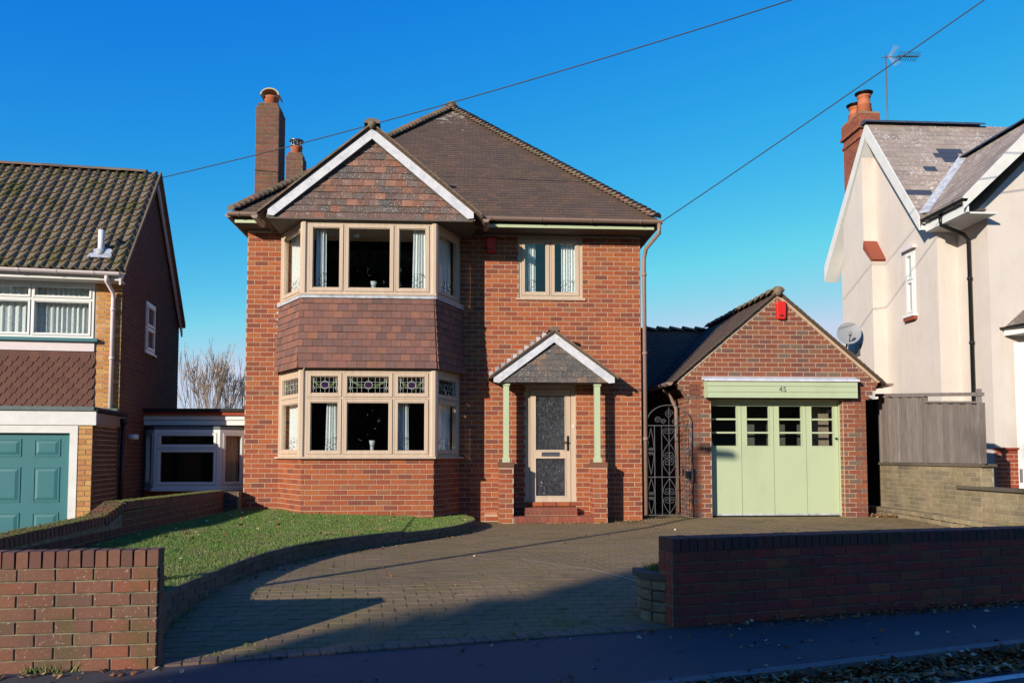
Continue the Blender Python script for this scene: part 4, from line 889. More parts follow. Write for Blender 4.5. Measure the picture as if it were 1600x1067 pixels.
alarm(.46, 4.82, .17, .28, 'red alarm box in the shade under the eaves beside the bay window')
alarm(5.65, 3.72, .18, .32, 'red alarm box high on the garage gable in full sun')
# curtains and ornaments
ff = BF[1][0]; fl, Ll = BF[0]; frr, Lr = BF[2]
curtain(fl, .1, .98, 3.84, 4.86, -.14, 'white lace curtain in the left side light of the upper bay window', folds=6, group='lace curtains of the brick house')
curtain(ff, .17, .34, 3.84, 4.86, -.12, 'narrow white lace curtain at the left end of the front of the upper bay window', folds=3, group='lace curtains of the brick house', flare=.1)
curtain(ff, 1.74, 1.99, 3.84, 4.86, -.12, 'white lace curtain at the right end of the front of the upper bay window', folds=5, group='lace curtains of the brick house', flare=.15)
curtain(frr, .08, .93, 3.84, 4.86, -.14, 'shaded lace curtain in the right side light of the upper bay window', folds=6, group='lace curtains of the brick house')
curtain(fl, .12, .95, 1.2, 2.02, -.14, 'white lace curtain in the left side light of the lower bay window', folds=5, group='lace curtains of the brick house')
curtain(ff, .36, .56, 1.2, 2.03, -.12, 'white lace curtain hanging left of the big middle pane of the lower bay window', folds=4, flare=.18, group='lace curtains of the brick house')
curtain(ff, 1.50, 1.70, 1.2, 2.03, -.12, 'white lace curtain hanging right of the big middle pane of the lower bay window', folds=4, flare=.12, group='lace curtains of the brick house')
curtain(frr, .08, .93, 1.2, 2.02, -.14, 'shaded lace curtain in the right side light of the lower bay window', folds=5, group='lace curtains of the brick house')
curtain(F0, 1.06, 1.26, 4.0, 4.90, -.13, 'white lace curtain in the left half of the single upper window above the door', folds=4, group='lace curtains of the brick house')
curtain(F0, 1.72, 2.0, 4.0, 4.90, -.13, 'white lace curtain in the right half of the single upper window above the door', folds=6, group='lace curtains of the brick house')
def vase(x, y, z, w, h, label):
    mb = MB(); mb.lathe([(w * .5, z), (w * .55, z + h * .1), (w * .6, z + h * .5), (w, z + h), (w * .93, z + h), (w * .5, z + h * .3)], (x, y, 0), 14); tag(mb.build('glass_vase', 'vase_glass'), label, 'vase')
mb = MB(); mb.box(-2.5, -.6, -.80, -.5, 1.17, 1.20); mb.box(-2.5, -.6, -.80, -.5, 3.80, 3.84); mb.build('window_board', 'white_paint', H)
vase(-1.50, -.70, 3.84, .055, .16, 'small flared glass vase on the upper bay window sill'); vase(-1.50, -.70, 1.2, .05, .18, 'small glass vase on the lower bay window sill')
mb = MB(); mb.box(1.0, 2.06, .7, .72, 4.62, 4.72); mb.box(.7, 2.3, 3.3, 3.35, 4.3, 4.9); tag(mb.build('picture_rail', 'interior', H))

# ================================================================== GARAGE
GR = thing('garage', (5.58, 0, 0), 'red brick garage with gabled tiled roof and pale green folding doors', 'garage')
GB = Coll('brick', 'garage_brick', GR, 300, 'bricks_beyond')
gx0, gx1, GA, GSL = 3.98, 7.18, 5.6, .85
def gclip(z0, z1):
    if z1 <= 2.14: return (gx0 - .005, gx1 + .005)
    k = int((z0 - 2.05) / .083)
    if z0 < 2.47: s = min(4, k + 1) * .07; lo, hi = gx0 - s, gx1 + s
    else: lo, hi = -99, 99
    zz = z1; hw = max(0., (4.02 - zz) / GSL - .02); return (max(lo, GA - hw), min(hi, GA + hw))
mb = MB(); core(mb, F0, gx0 + .002, gx1 - .002, -.1, 2.14, .215, [(4.36, 6.76, -.2, 2.15)]); F0.poly(mb, [(gx0, 2.14), (gx1, 2.14), (gx1 + .22, 2.42), (GA + 1.75, 2.46), (GA, 3.955), (GA - 1.75, 2.46), (gx0 - .22, 2.42)], -.21, 0)
GLf, GRf = Fr((gx0, 0, 0), -90), Fr((gx1, 0, 0), 90)
core(mb, GLf, -4.2, -.0, -.1, 2.4, .2); core(mb, GRf, .0, 5.2, -.1, 2.4, .2); core(mb, Fr((0, 5.2, 0), 180), -gx1, -gx0, -.1, 2.4, .2)
gw = mb.build('wall', 'mortar', GR)
brickwork(GB, gw, F0, gx0 - .4, gx1 + .4, .05, 3.95, [(4.36, 6.76, -1, 2.15)], clip=gclip, off=.02 + .4 - .2275)
brickwork(GB, gw, GLf, -4.2, -.014, .05, 2.3, off=.1); brickwork(GB, gw, GRf, .014, 5, .05, 2.3)
for x0, fdeg in ((4.36, 90), (6.76, -90)):
    fr = Fr((x0, 0, 0), fdeg); brickwork(GB, gw, fr, *((.012, .2) if fdeg == 90 else (-.2, -.012)), .05, 2.15, L=.2275, c=.0, pr=.003)
GB.done()
for sg in (-1, 1):
    mb = MB(); F0.poly(mb, [(GA, 3.965), (GA + sg * 1.80, 3.965 - GSL * 1.80 - .0), (GA + sg * 1.86, 3.965 - GSL * 1.80 + .02), (GA + sg * 1.86, 4.03 - GSL * 1.86), (GA, 4.03)], -.1, .012); mb.build('verge_mortar', 'mortar', GR)
for x0 in (4.36, 6.76): pass
mb = MB()
for sg in (-1, 1): mb.prism([(GA, -.05, 4.06), (GA + sg * 1.93, -.05, 4.06 - GSL * 1.93), (GA + sg * 1.93, -.05, 4.04 - GSL * 1.93), (GA, -.05, 4.03)], (0, 5.3, 0))
mb.prism([(3.0, 2.25, 2.4), (3.0, 4.25, 4.02), (3.0, 6.2, 2.4)], (2.7, 0, 0))
gr_ = mb.build('roof', 'roof_tile', GR)
GRP[0], GRP[1] = gr_, GR
verge_tiles(gr_, 'verge_tile', GA, 4.06, GSL, 1.93, -.07, .14, 'roof_tile', .1, .02)
GRT = Coll('roof_tile', 'roof_tile', GR, 300, 'roof_tiles_beyond'); gl_ = 1.93 * math.hypot(1, GSL)
tile_field(GRT, gr_, (GA + 1.93, 2.55, 4.06 - GSL * 1.93), (0, 1, 0), Vector((-1, 0, GSL)), (-2.62, 2.6), (-.02, gl_), [], .165, .1, .014, key='m')
tile_field(GRT, gr_, (GA - 1.93, 2.55, 4.06 - GSL * 1.93), (0, -1, 0), Vector((1, 0, GSL)), (-2.6, 2.62), (-.02, gl_), [], .165, .1, .014, key='m')
tile_field(GRT, gr_, (4.3, 2.2, 2.42), (1, 0, 0), Vector((0, 2.05, 1.62)), (-1.3, 1.3), (0, 2.6), [], .165, .1, .014, key='m'); GRT.done()
verge_tiles(roof, 'verge_tile', GX, 6.505, GS, 1.80, -1.07, .16, 'ridge_tile', .1, .03)
GRI = Coll('ridge_tile', 'ridge_tile', GR); hipline((GA, .1, 4.06), (GA, 4.2, 4.06), .3, .12, .12, .31, GRI, gr_, 0.); hipline((3.1, 4.25, 4.03), (5.6, 4.25, 4.03), .3, .12, .12, .31, GRI, gr_, 0.); GRI.done()
mb = MB(); mb.tube([(GA, -.10, 4.06), (GA, .15, 4.06)], .075, 10); mb.build('ridge_end', 'ridge_tile', gr_)
gutter(GR, (GA - 2.0, 4.0, 2.42), (GA - 2.0, -.10, 2.42), first=3.85); gutter(GR, (GA + 2.0, -.10, 2.42), (GA + 2.0, 4.5, 2.42))
mb = MB(); mb.tube([(3.66, .55, 2.36), (3.8, .6, 2.2), (3.9, .62, 2.0), (3.92, .62, .1)], .034, 8); mb.build('downpipe', 'brown_plastic', GR)
for k in range(3):
    mb = MB(); z0 = 2.15 + k * .103; mb.box(4.245, 6.955, -.15 - .002 * k, .0, z0, z0 + .097); 
    mb.prism([(4.245, -.15, z0 + .097), (6.955, -.15, z0 + .097), (6.955, -.142, z0 + .1029), (4.245, -.142, z0 + .1029)], (0, .1, 0)) if 0 else None
    mb.build('fascia_board', 'sage_paint', GR)
mb = MB(); mb.box(4.24, 4.25, -.158, -.006, 2.148, 2.455); mb.box(6.95, 6.96, -.158, -.006, 2.148, 2.455); mb.box(4.26, 6.94, -.14, -.006, 2.15, 2.455); mb.build('fascia_end', 'sage_paint', GR)
mb = MB(); mb.prism([(4.20, -.006, 2.53), (4.20, -.17, 2.475), (4.20, -.185, 2.44), (4.20, -.155, 2.456), (4.20, -.006, 2.47)], (2.8, 0, 0)); mb.build('lead_flashing', 'flaking_paint', GR)
# doors
cur = bpy.data.curves.new('t', 'FONT'); cur.body = '45'; cur.size = .125; cur.extrude = .004; cur.align_x = 'CENTER'; cur.space_character = 1.15
to = bpy.data.objects.new('t', cur); COL.objects.link(to); bpy.context.view_layer.update(); me = bpy.data.meshes.new_from_object(to.evaluated_get(bpy.context.evaluated_depsgraph_get())); bpy.data.objects.remove(to)
me.materials.clear(); me.materials.append(MATS['grey_plastic']); no = link('house_number', me, (5.60, -.162, 2.262), GR, (R(90), 0, 0))
DX = [4.375, 4.965, 5.555, 6.155, 6.745]; DY = .17; FD = Fr((0, DY, 0), 0)
mb = MB(); F0.box(mb, 4.36, 4.372, .06, 2.15, -.2, -.12); F0.box(mb, 6.748, 6.76, .06, 2.15, -.2, -.12); F0.box(mb, 4.36, 6.76, 2.10, 2.15, -.2, -.12); mb.build('door_frame', 'sage_paint', GR)
for k in range(4):
    a0, a1 = DX[k] + .004, DX[k + 1] - .004; w0, w1 = a0 + .095, a1 - .085
    if k == 0: w0 = a0 + .03
    mb = MB(); core(mb, FD, a0, a1, .09, 2.10, .045, [(w0, w1, 1.31, 2.02)])
    for zz in (1.53, 1.77): FD.box(mb, w0, w1, zz, zz + .03, -.04, -.004)
    FD.ring(mb, w0 - .012, w1 + .012, 1.298, 2.032, .012, 0, .006)
    d_ = mb.build('door_leaf', 'sage_paint', GR)
    for za, zb in ((1.31, 1.53), (1.56, 1.77), (1.80, 2.02)):
        mb = MB(); FD.box(mb, w0 + .001, w1 - .001, za + .001, zb - .001, -.028, -.022); mb.build('pane', 'window_glass', d_)
    mb = MB(); FD.box(mb, a0, a1, .07, .10, -.03, .012); mb.build('weather_bar', 'lead_sheet', d_)
    if k == 3: mb = MB(); mb.tube([FD.P(a1 - .04, 1.44, 0), FD.P(a1 - .04, 1.44, .03)], .02, 10); mb.build('lock', 'black_plastic', d_)
mb = MB(); mb.box(4.2, 6.9, .9, .95, -.1, 2.3); mb.build('interior_panel', 'interior', GR)
mb = MB(); mb.box(4.0, 7.16, .5, 4.9, 2.36, 2.4); mb.build('ceiling', 'interior', GR)
mb = MB(); mb.box(6.25, 6.7, .45, .5, 1.0, 2.1); mb.build('stored_board', 'pale_bark', GR)

# ================================================================== GATE
gt = thing('wrought_iron_gate', (3.6, -.06, .06), 'black wrought iron side gate with scrolls between the house and the garage', 'gate')
GY = -.06; gx_0, gx_1 = 3.20, 3.975; gm = (gx_0 + gx_1) / 2
def gp(x, z): return (x, GY, z)
mb = MB(); hwid = (gx_1 - gx_0) / 2
arch = [gp(gm - hwid * math.cos(math.pi * t / 18), 1.72 + .30 * math.sin(math.pi * t / 18)) for t in range(19)]
mb.tube([gp(gx_0, .1)] + arch + [gp(gx_1, .1)], .009, 4); mb.tube([gp(gx_0 + .13, .1), gp(gx_0 + .13, 1.66)], .008, 4); mb.tube([gp(gx_1 - .13, .1), gp(gx_1 - .13, 1.66)], .008, 4)
mb.tube([gp(gm - .13, .1), gp(gm - .13, 1.66)], .007, 4); mb.tube([gp(gm + .13, .1), gp(gm + .13, 1.66)], .007, 4); mb.tube([gp(gm, .1), gp(gm, 1.98)], .006, 4)
for z in (.10, .76, 1.66): mb.tube([gp(gx_0, z), gp(gx_1, z)], .010, 4)
mb.build('frame', 'wrought_iron', gt)
def spiral(cx, cz, r, a0, turns, sg=1, n=16): return [gp(cx + sg * r * (1 - .8 * t / n) * math.cos(a0 + turns * 2 * math.pi * t / n), cz + r * (1 - .8 * t / n) * math.sin(a0 + turns * 2 * math.pi * t / n)) for t in range(n + 1)]
def heart(cx, z0, z1, w, up=1):
    mb = MB(); h = z1 - z0; r = min(w * .62, h * .24)
    for sg in (-1, 1):
        pts = []
        for t in range(9):
            q = t / 8; pts.append((cx + sg * w * math.sin(math.pi / 2 * q) ** 1.1, q * (h - r)))
        ccx = cx + sg * (w - r)
        for t in range(1, 17): a = 1.45 * 2 * math.pi * t / 16; rr_ = r * (1 - .78 * t / 16); pts.append((ccx + sg * rr_ * math.cos(a), h - r + rr_ * math.sin(a)))
        mb.tube([gp(x, z0 + z if up > 0 else z1 - z) for x, z in pts], .0055, 4)
    mb.build('scroll', 'wrought_iron', gt)
for z0, z1 in ((.12, .42), (.80, 1.08), (1.36, 1.62)): heart(gm, z0, z1, .11, 1)
for z0, z1 in ((.45, .74), (1.08, 1.36)): heart(gm, z0, z1, .11, -1)
for cx in (gx_0 + .065, gx_1 - .065): 
    for z0, z1, u in ((.12, .42, 1), (.45, .74, -1), (.8, 1.2, 1), (1.22, 1.62, -1)): heart(cx, z0, z1, .05, u)
for cx, cz, r in ((gm - .2, 1.76, .06), (gm, 1.86, .08), (gm + .2, 1.76, .06), (gm - .1, 1.73, .05), (gm + .1, 1.73, .05)):
    mb = MB(); mb.tube(spiral(cx, cz, r, 0, 1.6), .006, 4); mb.build('scroll', 'wrought_iron', gt)
mb = MB(); mb.box(gx_1 - .10, gx_1 + .0, GY - .02, GY + .02, .74, .86); mb.tube([(gx_1 - .16, GY, .80), (gx_1 - .16, GY - .04, .80), (gx_1 - .16, GY - .04, .9)], .01, 5); mb.build('lock', 'black_plastic', gt)
mb = MB(); mb.box(gx_1, gx_1 + .03, GY - .02, GY + .03, .68, .92); mb.box(gx_0 - .03, gx_0, GY - .01, GY + .02, .3, .36); mb.box(gx_0 - .03, gx_0, GY - .01, GY + .02, 1.4, 1.46); mb.build('hinge', 'wrought_iron', gt)

# ================================================================== LEFT NEIGHBOUR
LO = Vector((-5.646, -.4426, 0)); LR = 7
NL = thing('neighbour_house', tuple(LO), 'ochre brick house with mossy brown tiled roof and teal garage door', 'house')
LF_ = Fr(LO, LR); LS_ = Fr(LO, LR + 90)
NBk = Coll('brick', 'ochre_brick', NL, 300, 'bricks_beyond')
mb = MB(); core(mb, LF_, -6, 0, -.3, 4.05, .25, [(-3.2, -.42, 3.03, 3.95)])
core(mb, Fr(LS_.P(4.1, 0), LR + 180), 0, 6, -.3, 3.95, .25)
lw_ = mb.build('wall', 'mortar', NL)
mb = MB(); core(mb, LS_, .0, 4.1, -.3, 3.95, .25); LS_.poly(mb, [(0, 3.95), (4.1, 3.95), (1.8, 6.2)], -.25, 0); sw_l = mb.build('side_wall', 'dark_mortar', NL)
brickwork(NBk, lw_, LF_, -.40, .004, 1.70, 4.0, L=.225, H=.076, off=.03)
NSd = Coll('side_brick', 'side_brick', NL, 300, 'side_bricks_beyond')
def sclip(a, b_): 
    if b_ < 3.95: return (.012, 4.1)
    return (max(0, 1.8 - (6.2 - b_) / 1.094), min(4.1, 1.8 + (6.2 - b_) / 1.094))
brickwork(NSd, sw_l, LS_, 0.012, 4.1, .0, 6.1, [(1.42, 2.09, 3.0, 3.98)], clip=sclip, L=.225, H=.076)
window(NL, LS_, 1.44, 2.07, 3.03, 3.96, [1], [.5, .5], mat='white_upvc', fw=.05, sw=.04, c=.02, sprj=.03)
window(NL, LF_, -3.2, -.42, 3.04, 3.95, [1, 1, 1], [.72, .28], mat='white_upvc', fw=.04, sw=.025, c=.015, sill=False)
mb = MB(); LF_.box(mb, -3.3, -.34, 2.985, 3.035, -.02, .09); mb.build('sill', 'teal_paint', NL)
mb = MB(); LF_.box(mb, -6, -.40, 2.83, 2.985, -.02, .03); mb.build('lead_apron', 'pink_white_plastic', NL)
curtain(LF_, -3.15, -1.42, 3.07, 3.92, -.12, 'patterned white net curtain at the left in the upper window of the ochre house', mat='net_curtain', folds=16, group='net curtains of the ochre house')
curtain(LF_, -1.36, -.46, 3.07, 3.92, -.12, 'patterned white net curtain at the right in the upper window of the ochre house', mat='net_curtain', folds=11, group='net curtains of the ochre house')
mb = MB(); LF_.box(mb, -5.5, -.3, 2.9, 4.0, -1.2, -1.15); mb.build('interior_wall', 'interior', NL)
mb = MB(); LF_.box(mb, -6, -.385, 1.86, 2.84, -.01, .012); hx = mb.build('tile_backing', 'hex_tile', NL)
HX = Coll('hex_tile', 'hex_tile', NL, 300, 'hex_tiles_rest')
def hexfn(w, g, t):
    def fn(mb, M, tint=0.):
        pts = [(-w * .22, -g), (w * .22, -g), (w * .49, 0), (w * .49, g), (-w * .49, g), (-w * .49, 0)]; n = 6
        lo = [(a, b_, 0) for a, b_ in pts]; hi = [(a, b_, t * (1 if b_ < 0 else (.8 if b_ == 0 else .15))) for a, b_ in pts]
        mb.add([M @ Vector(p) for p in lo + hi], [(6, 7, 8, 9, 10, 11)] + [(i, (i + 1) % n, (i + 1) % n + n, i + n) for i in range(n)], tint)
    return fn
A_, _n = axes(LF_.u, Vector((0, 0, 1)) - LF_.n * .04)
w_, g_ = .152, .086
for k in range(11):
    i = 0; x = -.46 - (w_ / 2 if k % 2 else 0)
    while x > -3.2:
        z = 1.96 + k * g_
        if z + g_ < 2.90: HX.rect(hx, Matrix.Translation(LF_.P(x, z, .014)) @ A_, ('h',), hexfn(w_, g_, .016))
        x -= w_
HX.done()
# garage block in front
gc = 1.2
mb = MB(); core(mb, LF_, -6, -.02, -.35, 1.60, .22, [(-3.6, -.22, -.4, 1.58)], c=gc); LR_ = Fr(LF_.P(-.02, 0, gc), LR + 90); core(mb, LR_, 0, gc, -.35, 1.6, .22); gwl = mb.build('garage_wall', 'mortar', NL)
brickwork(NBk, gwl, LF_, -.215, -.016, -.3, 1.58, L=.225, H=.076, c=gc, off=.0); NBk.done()
brickwork(NSd, gwl, LR_, .012, gc, -.3, 1.58, L=.225, H=.076); NSd.done()
mb = MB(); LF_.box(mb, -6, .03, 1.585, 1.79, gc - .02, gc + .03); mb.build('fascia', 'white_paint', NL)
mb = MB(); LR_.box(mb, .0, gc + .3, 1.60, 1.77, -.01, .045); mb.build('side_fascia', 'brown_plastic', NL)
mb = MB(); LF_.box(mb, -6, .06, 1.79, 1.81, -.01, gc + .04); LR_.box(mb, -.02, gc + .35, 1.775, 1.83, -.02, .06); fr2 = mb.build('flat_roof', 'black_felt', NL)
mb = MB(); LF_.poly(mb, [(-6, 1.812), (-.0, 1.812), (-.0, 1.90), (-6, 1.90)], .012, .10); LF_.box(mb, -6, .0, 1.80, 1.86, .02, gc + .045); mb.build('roof_felt_upstand', 'grey_felt', NL)
mb = MB(); LF_.ring(mb, -3.6, -.22, -.4, 1.578, .11, gc - .08, gc + .012); mb.build('garage_door_frame', 'white_paint', NL)
mb = MB(); LF_.box(mb, -3.5, -.325, -.3, 1.47, gc - .10, gc - .06); gd = mb.build('garage_door', 'teal_paint', NL)
x = -.475
for ci in range(5):
    for z0, z1 in ((1.12, 1.38), (.45, .97), (-.15, .30)):
        a1 = x; a0 = x - .36; mb = MB(); cc = gc - .06
        def frus(a0, a1, z0, z1, c0, c1, i):
            q0 = [LF_.P(a, b_, c0) for a, b_ in ((a0, z0), (a1, z0), (a1, z1), (a0, z1))]; q1 = [LF_.P(a, b_, c1) for a, b_ in ((a0 + i, z0 + i), (a1 - i, z0 + i), (a1 - i, z1 - i), (a0 + i, z1 - i))]
            mb.add(q0 + q1, [(4, 5, 6, 7)] + [(k, (k + 1) % 4, (k + 1) % 4 + 4, k + 4) for k in range(4)])
        LF_.ring(mb, a0, a1, z0, z1, .02, cc - .01, cc + .010); frus(a0 + .024, a1 - .024, z0 + .024, z1 - .024, cc, cc + .012, .045); mb.build('raised_panel', 'teal_paint', gd)
    x -= .53
# roof
sl = 1.094; LO2 = LF_.P(0, 4.12, .32); updir = (-LF_.n + Vector((0, 0, sl))).normalized(); bl_ = 2.12 * math.hypot(1, sl)
mb = MB(); R0 = [LF_.P(-6.5, 4.12, .32), LF_.P(.1, 4.12, .32), LF_.P(.1, 6.44, -1.8), LF_.P(-6.5, 6.44, -1.8)]
mb.prism(R0, (0, 0, -.06)); mb.prism([LF_.P(-6.5, 6.44, -1.8), LF_.P(.1, 6.44, -1.8), LF_.P(.1, 3.94, -4.12), LF_.P(-6.5, 3.94, -4.12)], (0, 0, -.06)); rf_ = mb.build('roof', 'concrete_tile', NL)
def roll_fn(w, g):
    prof = [(-.5, .0), (-.30, .004), (-.02, .002), (.06, .018), (.15, .040), (.26, .050), (.37, .040), (.46, .018), (.5, .0)]
    def fn(mb, M, tint=0.):
        lo = [(x * w, -g / 2 - .012, z * 1.1 + .034) for x, z in prof]; hi = [(x * w, g / 2, z * .72 + .002) for x, z in prof]; un = [(x * w, -g / 2 - .006, z - .004) for x, z in prof]; m = len(prof)
        mb.add([M @ Vector(p) for p in lo + hi + un], [(i, i + 1, i + 1 + m, i + m) for i in range(m - 1)] + [(i + 2 * m, i + 1 + 2 * m, i + 1, i) for i in range(m - 1)], tint, False)
    return fn
CT = Coll('roof_tile', 'concrete_tile', NL, 300, 'roof_tiles_beyond')
tile_field(CT, rf_, LO2, LF_.u, updir, (-6.4, .08), (-.03, bl_ - .02), [], .162, .208, .03, fn=roll_fn(.164, .208), key='ct', shiftrow=0, off=-.02, jt=.003); CT.done()
RL = Coll('ridge_tile', 'ridge_tile', NL, 300); 
x = -6.2
while x < 0: 
    a_ = LF_.P(x, 6.44, -1.8); M = Matrix.Translation(a_) @ Matrix((LF_.n, LF_.u, Vector((0, 0, 1)))).transposed().to_4x4(); RL.rect(rf_, M, ('r',), bonnet(.115, .115, .45, flat=True)); x += .45
RL.done()
mb = MB()
for sg, (p, q) in enumerate(((LF_.P(.1, 4.12, .32), LF_.P(.1, 6.47, -1.8)), (LF_.P(.1, 6.47, -1.8), LF_.P(.1, 3.94, -4.12)))):
    for m_, (d0, d1, o) in ((0, (.0, -.07, .0)),): mb.prism([p + Vector((0, 0, .03)), q + Vector((0, 0, .03)), q - Vector((0, 0, .06)), p - Vector((0, 0, .06))], LF_.u * .03)
mb.build('verge', 'ridge_tile', NL)
for p, q in ((LF_.P(.04, 4.05, .34), LF_.P(.04, 6.38, -1.8)), (LF_.P(.04, 6.38, -1.8), LF_.P(.04, 3.86, -4.14))):
    mb = MB(); mb.prism([p, q, q - Vector((0, 0, .17)), p - Vector((0, 0, .17))], LF_.u * .03); mb.build('bargeboard', 'pink_white_plastic', NL)
gutter(NL, LF_.P(-6.3, 4.10, .38), LF_.P(.06, 4.07, .38), r=.055, mat='pink_white_plastic', first=1.0, br=.55)
mb = MB(); LF_.box(mb, -6.3, .04, 3.955, 4.06, .28, .31); mb.build('eaves_fascia', 'white_paint', NL); mb = MB(); LF_.box(mb, -6.3, .04, 3.955, 3.975, 0, .28); mb.build('soffit', 'white_paint', NL)
mb = MB(); mb.tube([LF_.P(-.14, 4.05, .37), LF_.P(-.14, 3.93, .36), LF_.P(-.12, 3.80, .07), LF_.P(-.12, 3.7, .06), LF_.P(-.12, 1.84, .06)], .032, 10)
for z in (3.5, 2.7): mb.tube([LF_.P(-.12, z, .06), LF_.P(-.12, z + .04, .06)], .042, 10)
mb.build('downpipe', 'pink_white_plastic', NL)
mb = MB(); mb.tube([LS_.P(.03, 1.74, .07), LS_.P(.03, 1.64, .07)], [.07, .05], 10); mb.tube([LS_.P(.03, 1.66, .06), LS_.P(.03, -.1, .05)], .034, 10); mb.build('lower_downpipe', 'black_plastic', NL)
mb = MB(); mb.tube([LS_.P(.55, 1.45, .0), LS_.P(.55, 1.45, .16)], .045, 12); mb.build('flue', 'white_upvc', NL)
vp = LF_.P(-.33, 0, .05); zr = 4.12 + sl * .27; mb = MB(); mb.tube([(vp.x, vp.y, zr - .05), (vp.x, vp.y, zr + .42)], .05, 14); mb.build('vent_pipe', 'white_upvc', NL)
mb = MB(); A_, n_ = axes(LF_.u, updir); c_ = Vector((vp.x, vp.y, zr)) + n_ * .05
mb.prism([c_ + A_.to_3x3() @ Vector((a, b_, 0)) for a, b_ in ((-.18, -.14), (.2, -.14), (.16, .1), (.0, .16), (-.12, .08))], n_ * .012); mb.lathe([(.10, zr + .0), (.055, zr + .1)], (vp.x, vp.y, 0), 12); mb.build('pipe_flashing', 'lead_sheet', NL)
# link extension between the houses
LX = thing('flat_roofed_extension', (-5, 1.2, 0), 'flat roofed extension with a white bay window between the two houses', 'extension')
XF = Fr((0, 1.2, 0), 0)
mb = MB(); core(mb, XF, -6.2, -3.76, -.2, 1.9, .2, [(-5.83, -4.05, .5, 1.6)]); xw = mb.build('wall', 'mortar', LX)
XB = Coll('brick', 'red_wall_brick', LX, 200, 'brick_rest'); brickwork(XB, xw, XF, -6.1, -3.76, .0, .55); XB.done()
mb = MB(); mb.box(-6.3, -3.76, .95, 4.5, 1.93, 1.99); mb.build('roof', 'black_felt', LX)
mb = MB(); mb.box(-6.3, -3.76, .98, 1.02, 1.87, 1.925); mb.build('edge_trim', 'plinth_brick', LX)
for z in (1.69, 1.785): mb = MB(); mb.box(-5.95, -3.76, 1.03 + (1.785 - z) * .2, 1.1, z, z + .085); mb.build('fascia_board', 'white_upvc', LX)
mb = MB(); mb.prism([(-5.85, 1.2, 1.60), (-5.56, .85, 1.60), (-4.40, .85, 1.60), (-4.02, 1.2, 1.60)], (0, 0, .06)); mb.build('bay_roof', 'grey_felt', LX)
mb = MB(); mb.prism([(-5.88, 1.2, .50), (-5.58, .82, .50), (-4.38, .82, .50), (-4.0, 1.2, .50)], (0, 0, .05)); mb.build('sill', 'white_upvc', LX)
for p, q, rws in ((( -5.85, 1.2), (-5.56, .85), [1]), ((-5.56, .85), (-4.40, .85), [.7, .3]), ((-4.40, .85), (-4.02, 1.2), [1])):
    fr, L = seg_fr(Vector((p[0], p[1], 0)), Vector((q[0], q[1], 0))); window(LX, fr, 0.0, L, .55, 1.60, [1], rws, mat='white_upvc', fw=.055, sw=.04, sill=False)
curtain(seg_fr(Vector((-4.40, .85, 0)), Vector((-4.02, 1.2, 0)))[0], .1, .42, .65, 1.5, -.12, 'cream curtain at the right of the white bay window between the houses', mat='cream_curtain', folds=4)
mb = MB(); mb.box(-6, -3.76, 2.2, 2.25, 0, 1.9); mb.box(-6, -3.76, 1.3, 2.2, 1.88, 1.92); mb.build('interior_wall', 'interior', LX)

# ================================================================== RIGHT NEIGHBOUR
NR = thing('neighbour_house', (10.5, 2, 0), 'cream rendered house with steep grey slate roofs and white bargeboards', 'house')
EZ, AY0, AY1, AYM, AZR, XV, XW = 5.75, .80, 4.72, 2.70, 8.37, 8.75, 9.05
asl = (AZR - EZ) / (AYM - AY0)
WA = Fr((XW, 0, 0), -90)      # a = -y, outward -x
mb = MB()
mb.prism([(XW, .74, -.1), (XW, 4.6, -.1), (XW, 4.6, 5.55), (XW, AYM, 8.12), (XW, .74, 5.42)], (4.5, 0, 0))
mb.box(9.46, 13, -.15, 3, -.1, 5.6); mb.prism([(9.46, -.15, 5.6), (13, -.15, 5.6), (13, -.15, 7.2), (10.9, -.15, 7.2), (9.3, -.15, 5.6)], (0, 2, 0))
wr = mb.build('wall', 'render_paint', NR)
mb = MB(); BX = XW - .30; mb.box(BX, XW, 2.62, 3.95, -.1, 5.35); mb.prism([(BX, 2.62, 5.35), (BX, 3.95, 5.35), (BX, 3.85, 5.8), (BX, 2.95, 5.8)], (.3, 0, 0)); mb.prism([(BX, 2.95, 5.8), (BX, 3.85, 5.8), (BX, 3.85, 6.45), (BX, 2.95, 7.7)], (.3, 0, 0)); mb.build('chimney_breast', 'render_paint', NR)
mb = MB(); mb.prism([(BX - .01, 2.95, 5.80), (BX - .01, 2.60, 5.34), (BX - .01, 2.62, 5.30), (BX - .01, 2.97, 5.66)], (.31, 0, 0)); mb.prism([(BX - .012, 2.93, 5.82), (BX + .3, 2.93, 5.82), (BX + .3, 2.58, 5.34), (BX - .012, 2.58, 5.34)], (0, .02, .02)); mb.build('brick_tumbling', 'red_chimney_brick', NR)
# plinth
mb = MB(); mb.box(9.44, 13, -.19, -.15, -.1, 1.21); pl = mb.build('plinth', 'mortar', NR); PB = Coll('brick', 'plinth_brick', NR, 260, 'brick_rest')
brickwork(PB, pl, Fr((0, -.19, 0), 0), 9.44, 12.2, .4, 1.24, L=.225, H=.0755, pr=.004); PB.done()
mb = MB(); mb.box(9.42, 13, -.215, -.15, 1.242, 1.275); mb.build('plinth_cap', 'plinth_brick', NR)
mb = MB(); mb.box(9.86, 10.0, -.25, -.19, .66, .9); mb.tube([(9.93, -.22, .66), (9.95, -.22, .5), (9.93, -.22, .3)], .008, 5); mb.build('meter_box', 'grey_plastic', NR)
